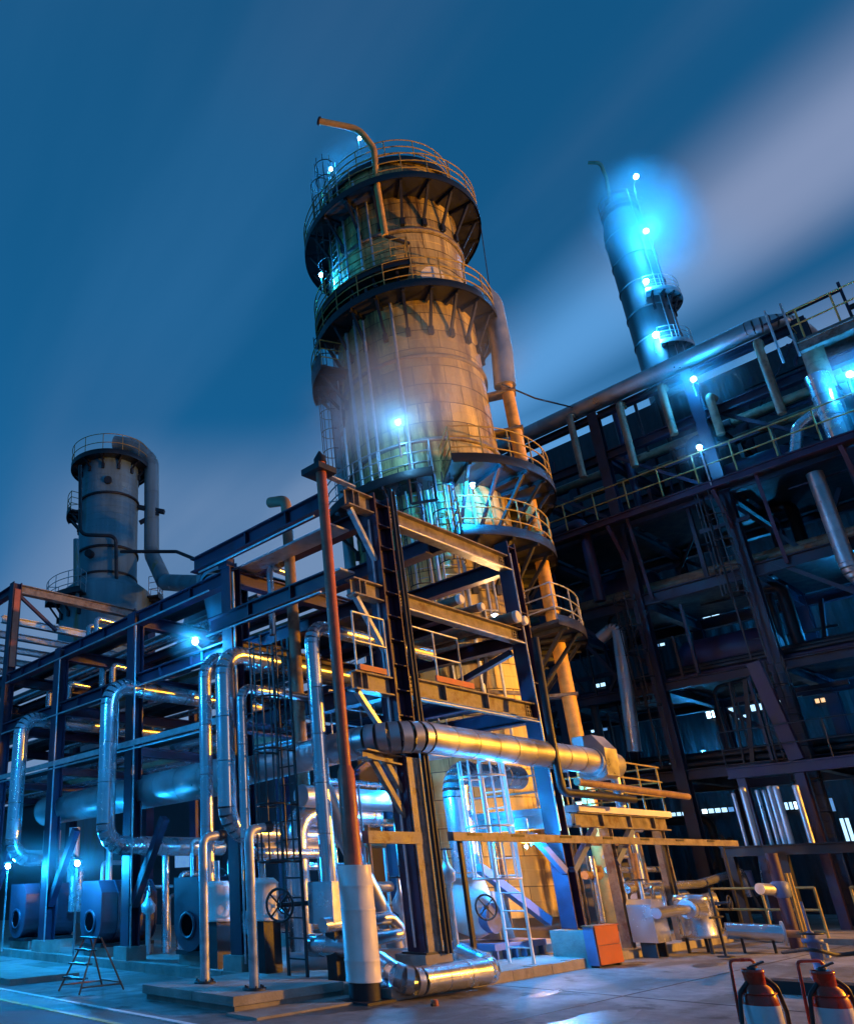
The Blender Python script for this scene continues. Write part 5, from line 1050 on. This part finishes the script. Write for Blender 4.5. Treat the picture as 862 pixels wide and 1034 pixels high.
for k, (x, y, z) in enumerate(((35.6, 12.5, 6.0), (35.6, 8.4, 12.2), (35.6, 2.2, 9.4))): lamp('added backlight lamp before the shed behind the dark structure, %s' % ('nearest the big tower', 'the highest one', 'nearest the right edge')[k], (x, y, z), 260, (x+.9, y, z-.3), size=.06)  # three lamps added to backlight the steelwork against the shed wall
# ================================================================== steam, and added halo volumes round the lamps
def steam(label, c, radii, rot, dens, seed, col=(0.9, 0.95, 1.0), nscale=1.6):
    m = bpy.data.materials.new('steam'); m.use_nodes = True; t = m.node_tree; t.nodes.clear(); L = t.links.new; n = t.nodes.new
    out = n('ShaderNodeOutputMaterial'); pv = n('ShaderNodeVolumePrincipled'); L(pv.outputs[0], out.inputs['Volume']); pv.inputs['Color'].default_value = (*col, 1); pv.inputs['Anisotropy'].default_value = 0.1
    tc = n('ShaderNodeTexCoord'); ln = n('ShaderNodeVectorMath'); ln.operation = 'LENGTH'; L(tc.outputs['Object'], ln.inputs[0])
    mr = n('ShaderNodeMapRange'); mr.interpolation_type = 'SMOOTHSTEP'; L(ln.outputs['Value'], mr.inputs[0])
    for i, q in enumerate((0.98, 0.05, 0.0, 1.0)): mr.inputs[i+1].default_value = q
    no = n('ShaderNodeTexNoise'); no.noise_dimensions = '4D'; no.inputs['W'].default_value = seed; no.inputs['Scale'].default_value = nscale; no.inputs['Detail'].default_value = 3; L(tc.outputs['Object'], no.inputs['Vector'])
    m2 = n('ShaderNodeMapRange'); L(no.outputs[0], m2.inputs[0])
    for i, q in enumerate((0.36, 0.66, 0.15, 1.0)): m2.inputs[i+1].default_value = q
    mu = n('ShaderNodeMath'); mu.operation = 'MULTIPLY'; L(mr.outputs[0], mu.inputs[0]); L(m2.outputs[0], mu.inputs[1])
    m3 = n('ShaderNodeMath'); m3.operation = 'MULTIPLY'; L(mu.outputs[0], m3.inputs[0]); m3.inputs[1].default_value = dens; L(m3.outputs[0], pv.inputs['Density'])
    g = G(); k = 12
    prof = [(math.sin(R(180*i/k)), -math.cos(R(180*i/k))) for i in range(k+1)]; prof[0] = (0.001, -1); prof[-1] = (0.001, 1)
    g.lathe((0, 0, 0), prof, 20); me = bpy.data.meshes.new('steam'); me.from_pydata(g.v, [], g.f); me.materials.append(m)
    o = bpy.data.objects.new('steam', me); C.objects.link(o); o.location = c; o.scale = radii; o.rotation_euler = rot
    tag(o, label, 'steam', None, 'stuff')
ya = math.atan2(RT.y, RT.x)
steam('pale steam drifting across the middle of the big tower', at_d(415, 385, 20.4), (5.2, 1.5, 2.6), (0, R(-30), ya), 0.75, 1.7)
steam('glowing blue steam around the lamps of the tall stack', at_d(656, 222, 46.5), (4.3, 3.0, 5.6), (0, R(-8), ya), 0.6, 5.1, nscale=1.1)
steam('added halo haze around the big flaring lamp on the dark structure', at_d(700, 380, 29), (2.4, 1.6, 1.7), (0, 0, ya), 0.5, 8.2)  # this and the volumes below are added to imitate lens bloom around lamps

steam('added halo haze around the two ground lamps at the left', at_d(45, 868, 20.2), (2.9, 1.0, .8), (0, 0, ya), 0.28, 3.3)
steam('added halo haze around the lamp hung on the left rack', at_d(197, 646, 15.6), (.75, .6, .6), (0, 0, ya), 0.45, 4.4)
steam('added halo haze around the pole lamp above the high walkway', at_d(706, 452, 27.2), (1.1, .8, 1.0), (0, 0, ya), 0.35, 6.4)
steam('added halo haze around the lamp at the right edge of the dark structure', at_d(858, 378, 26.8), (1.2, .9, 1.1), (0, 0, ya), 0.35, 2.4)
steam('added halo haze around the lamps on top of the big tower', at_d(347, 160, 22.6), (1.9, .8, 1.3), (0, R(-40), ya), 0.14, 9.4)
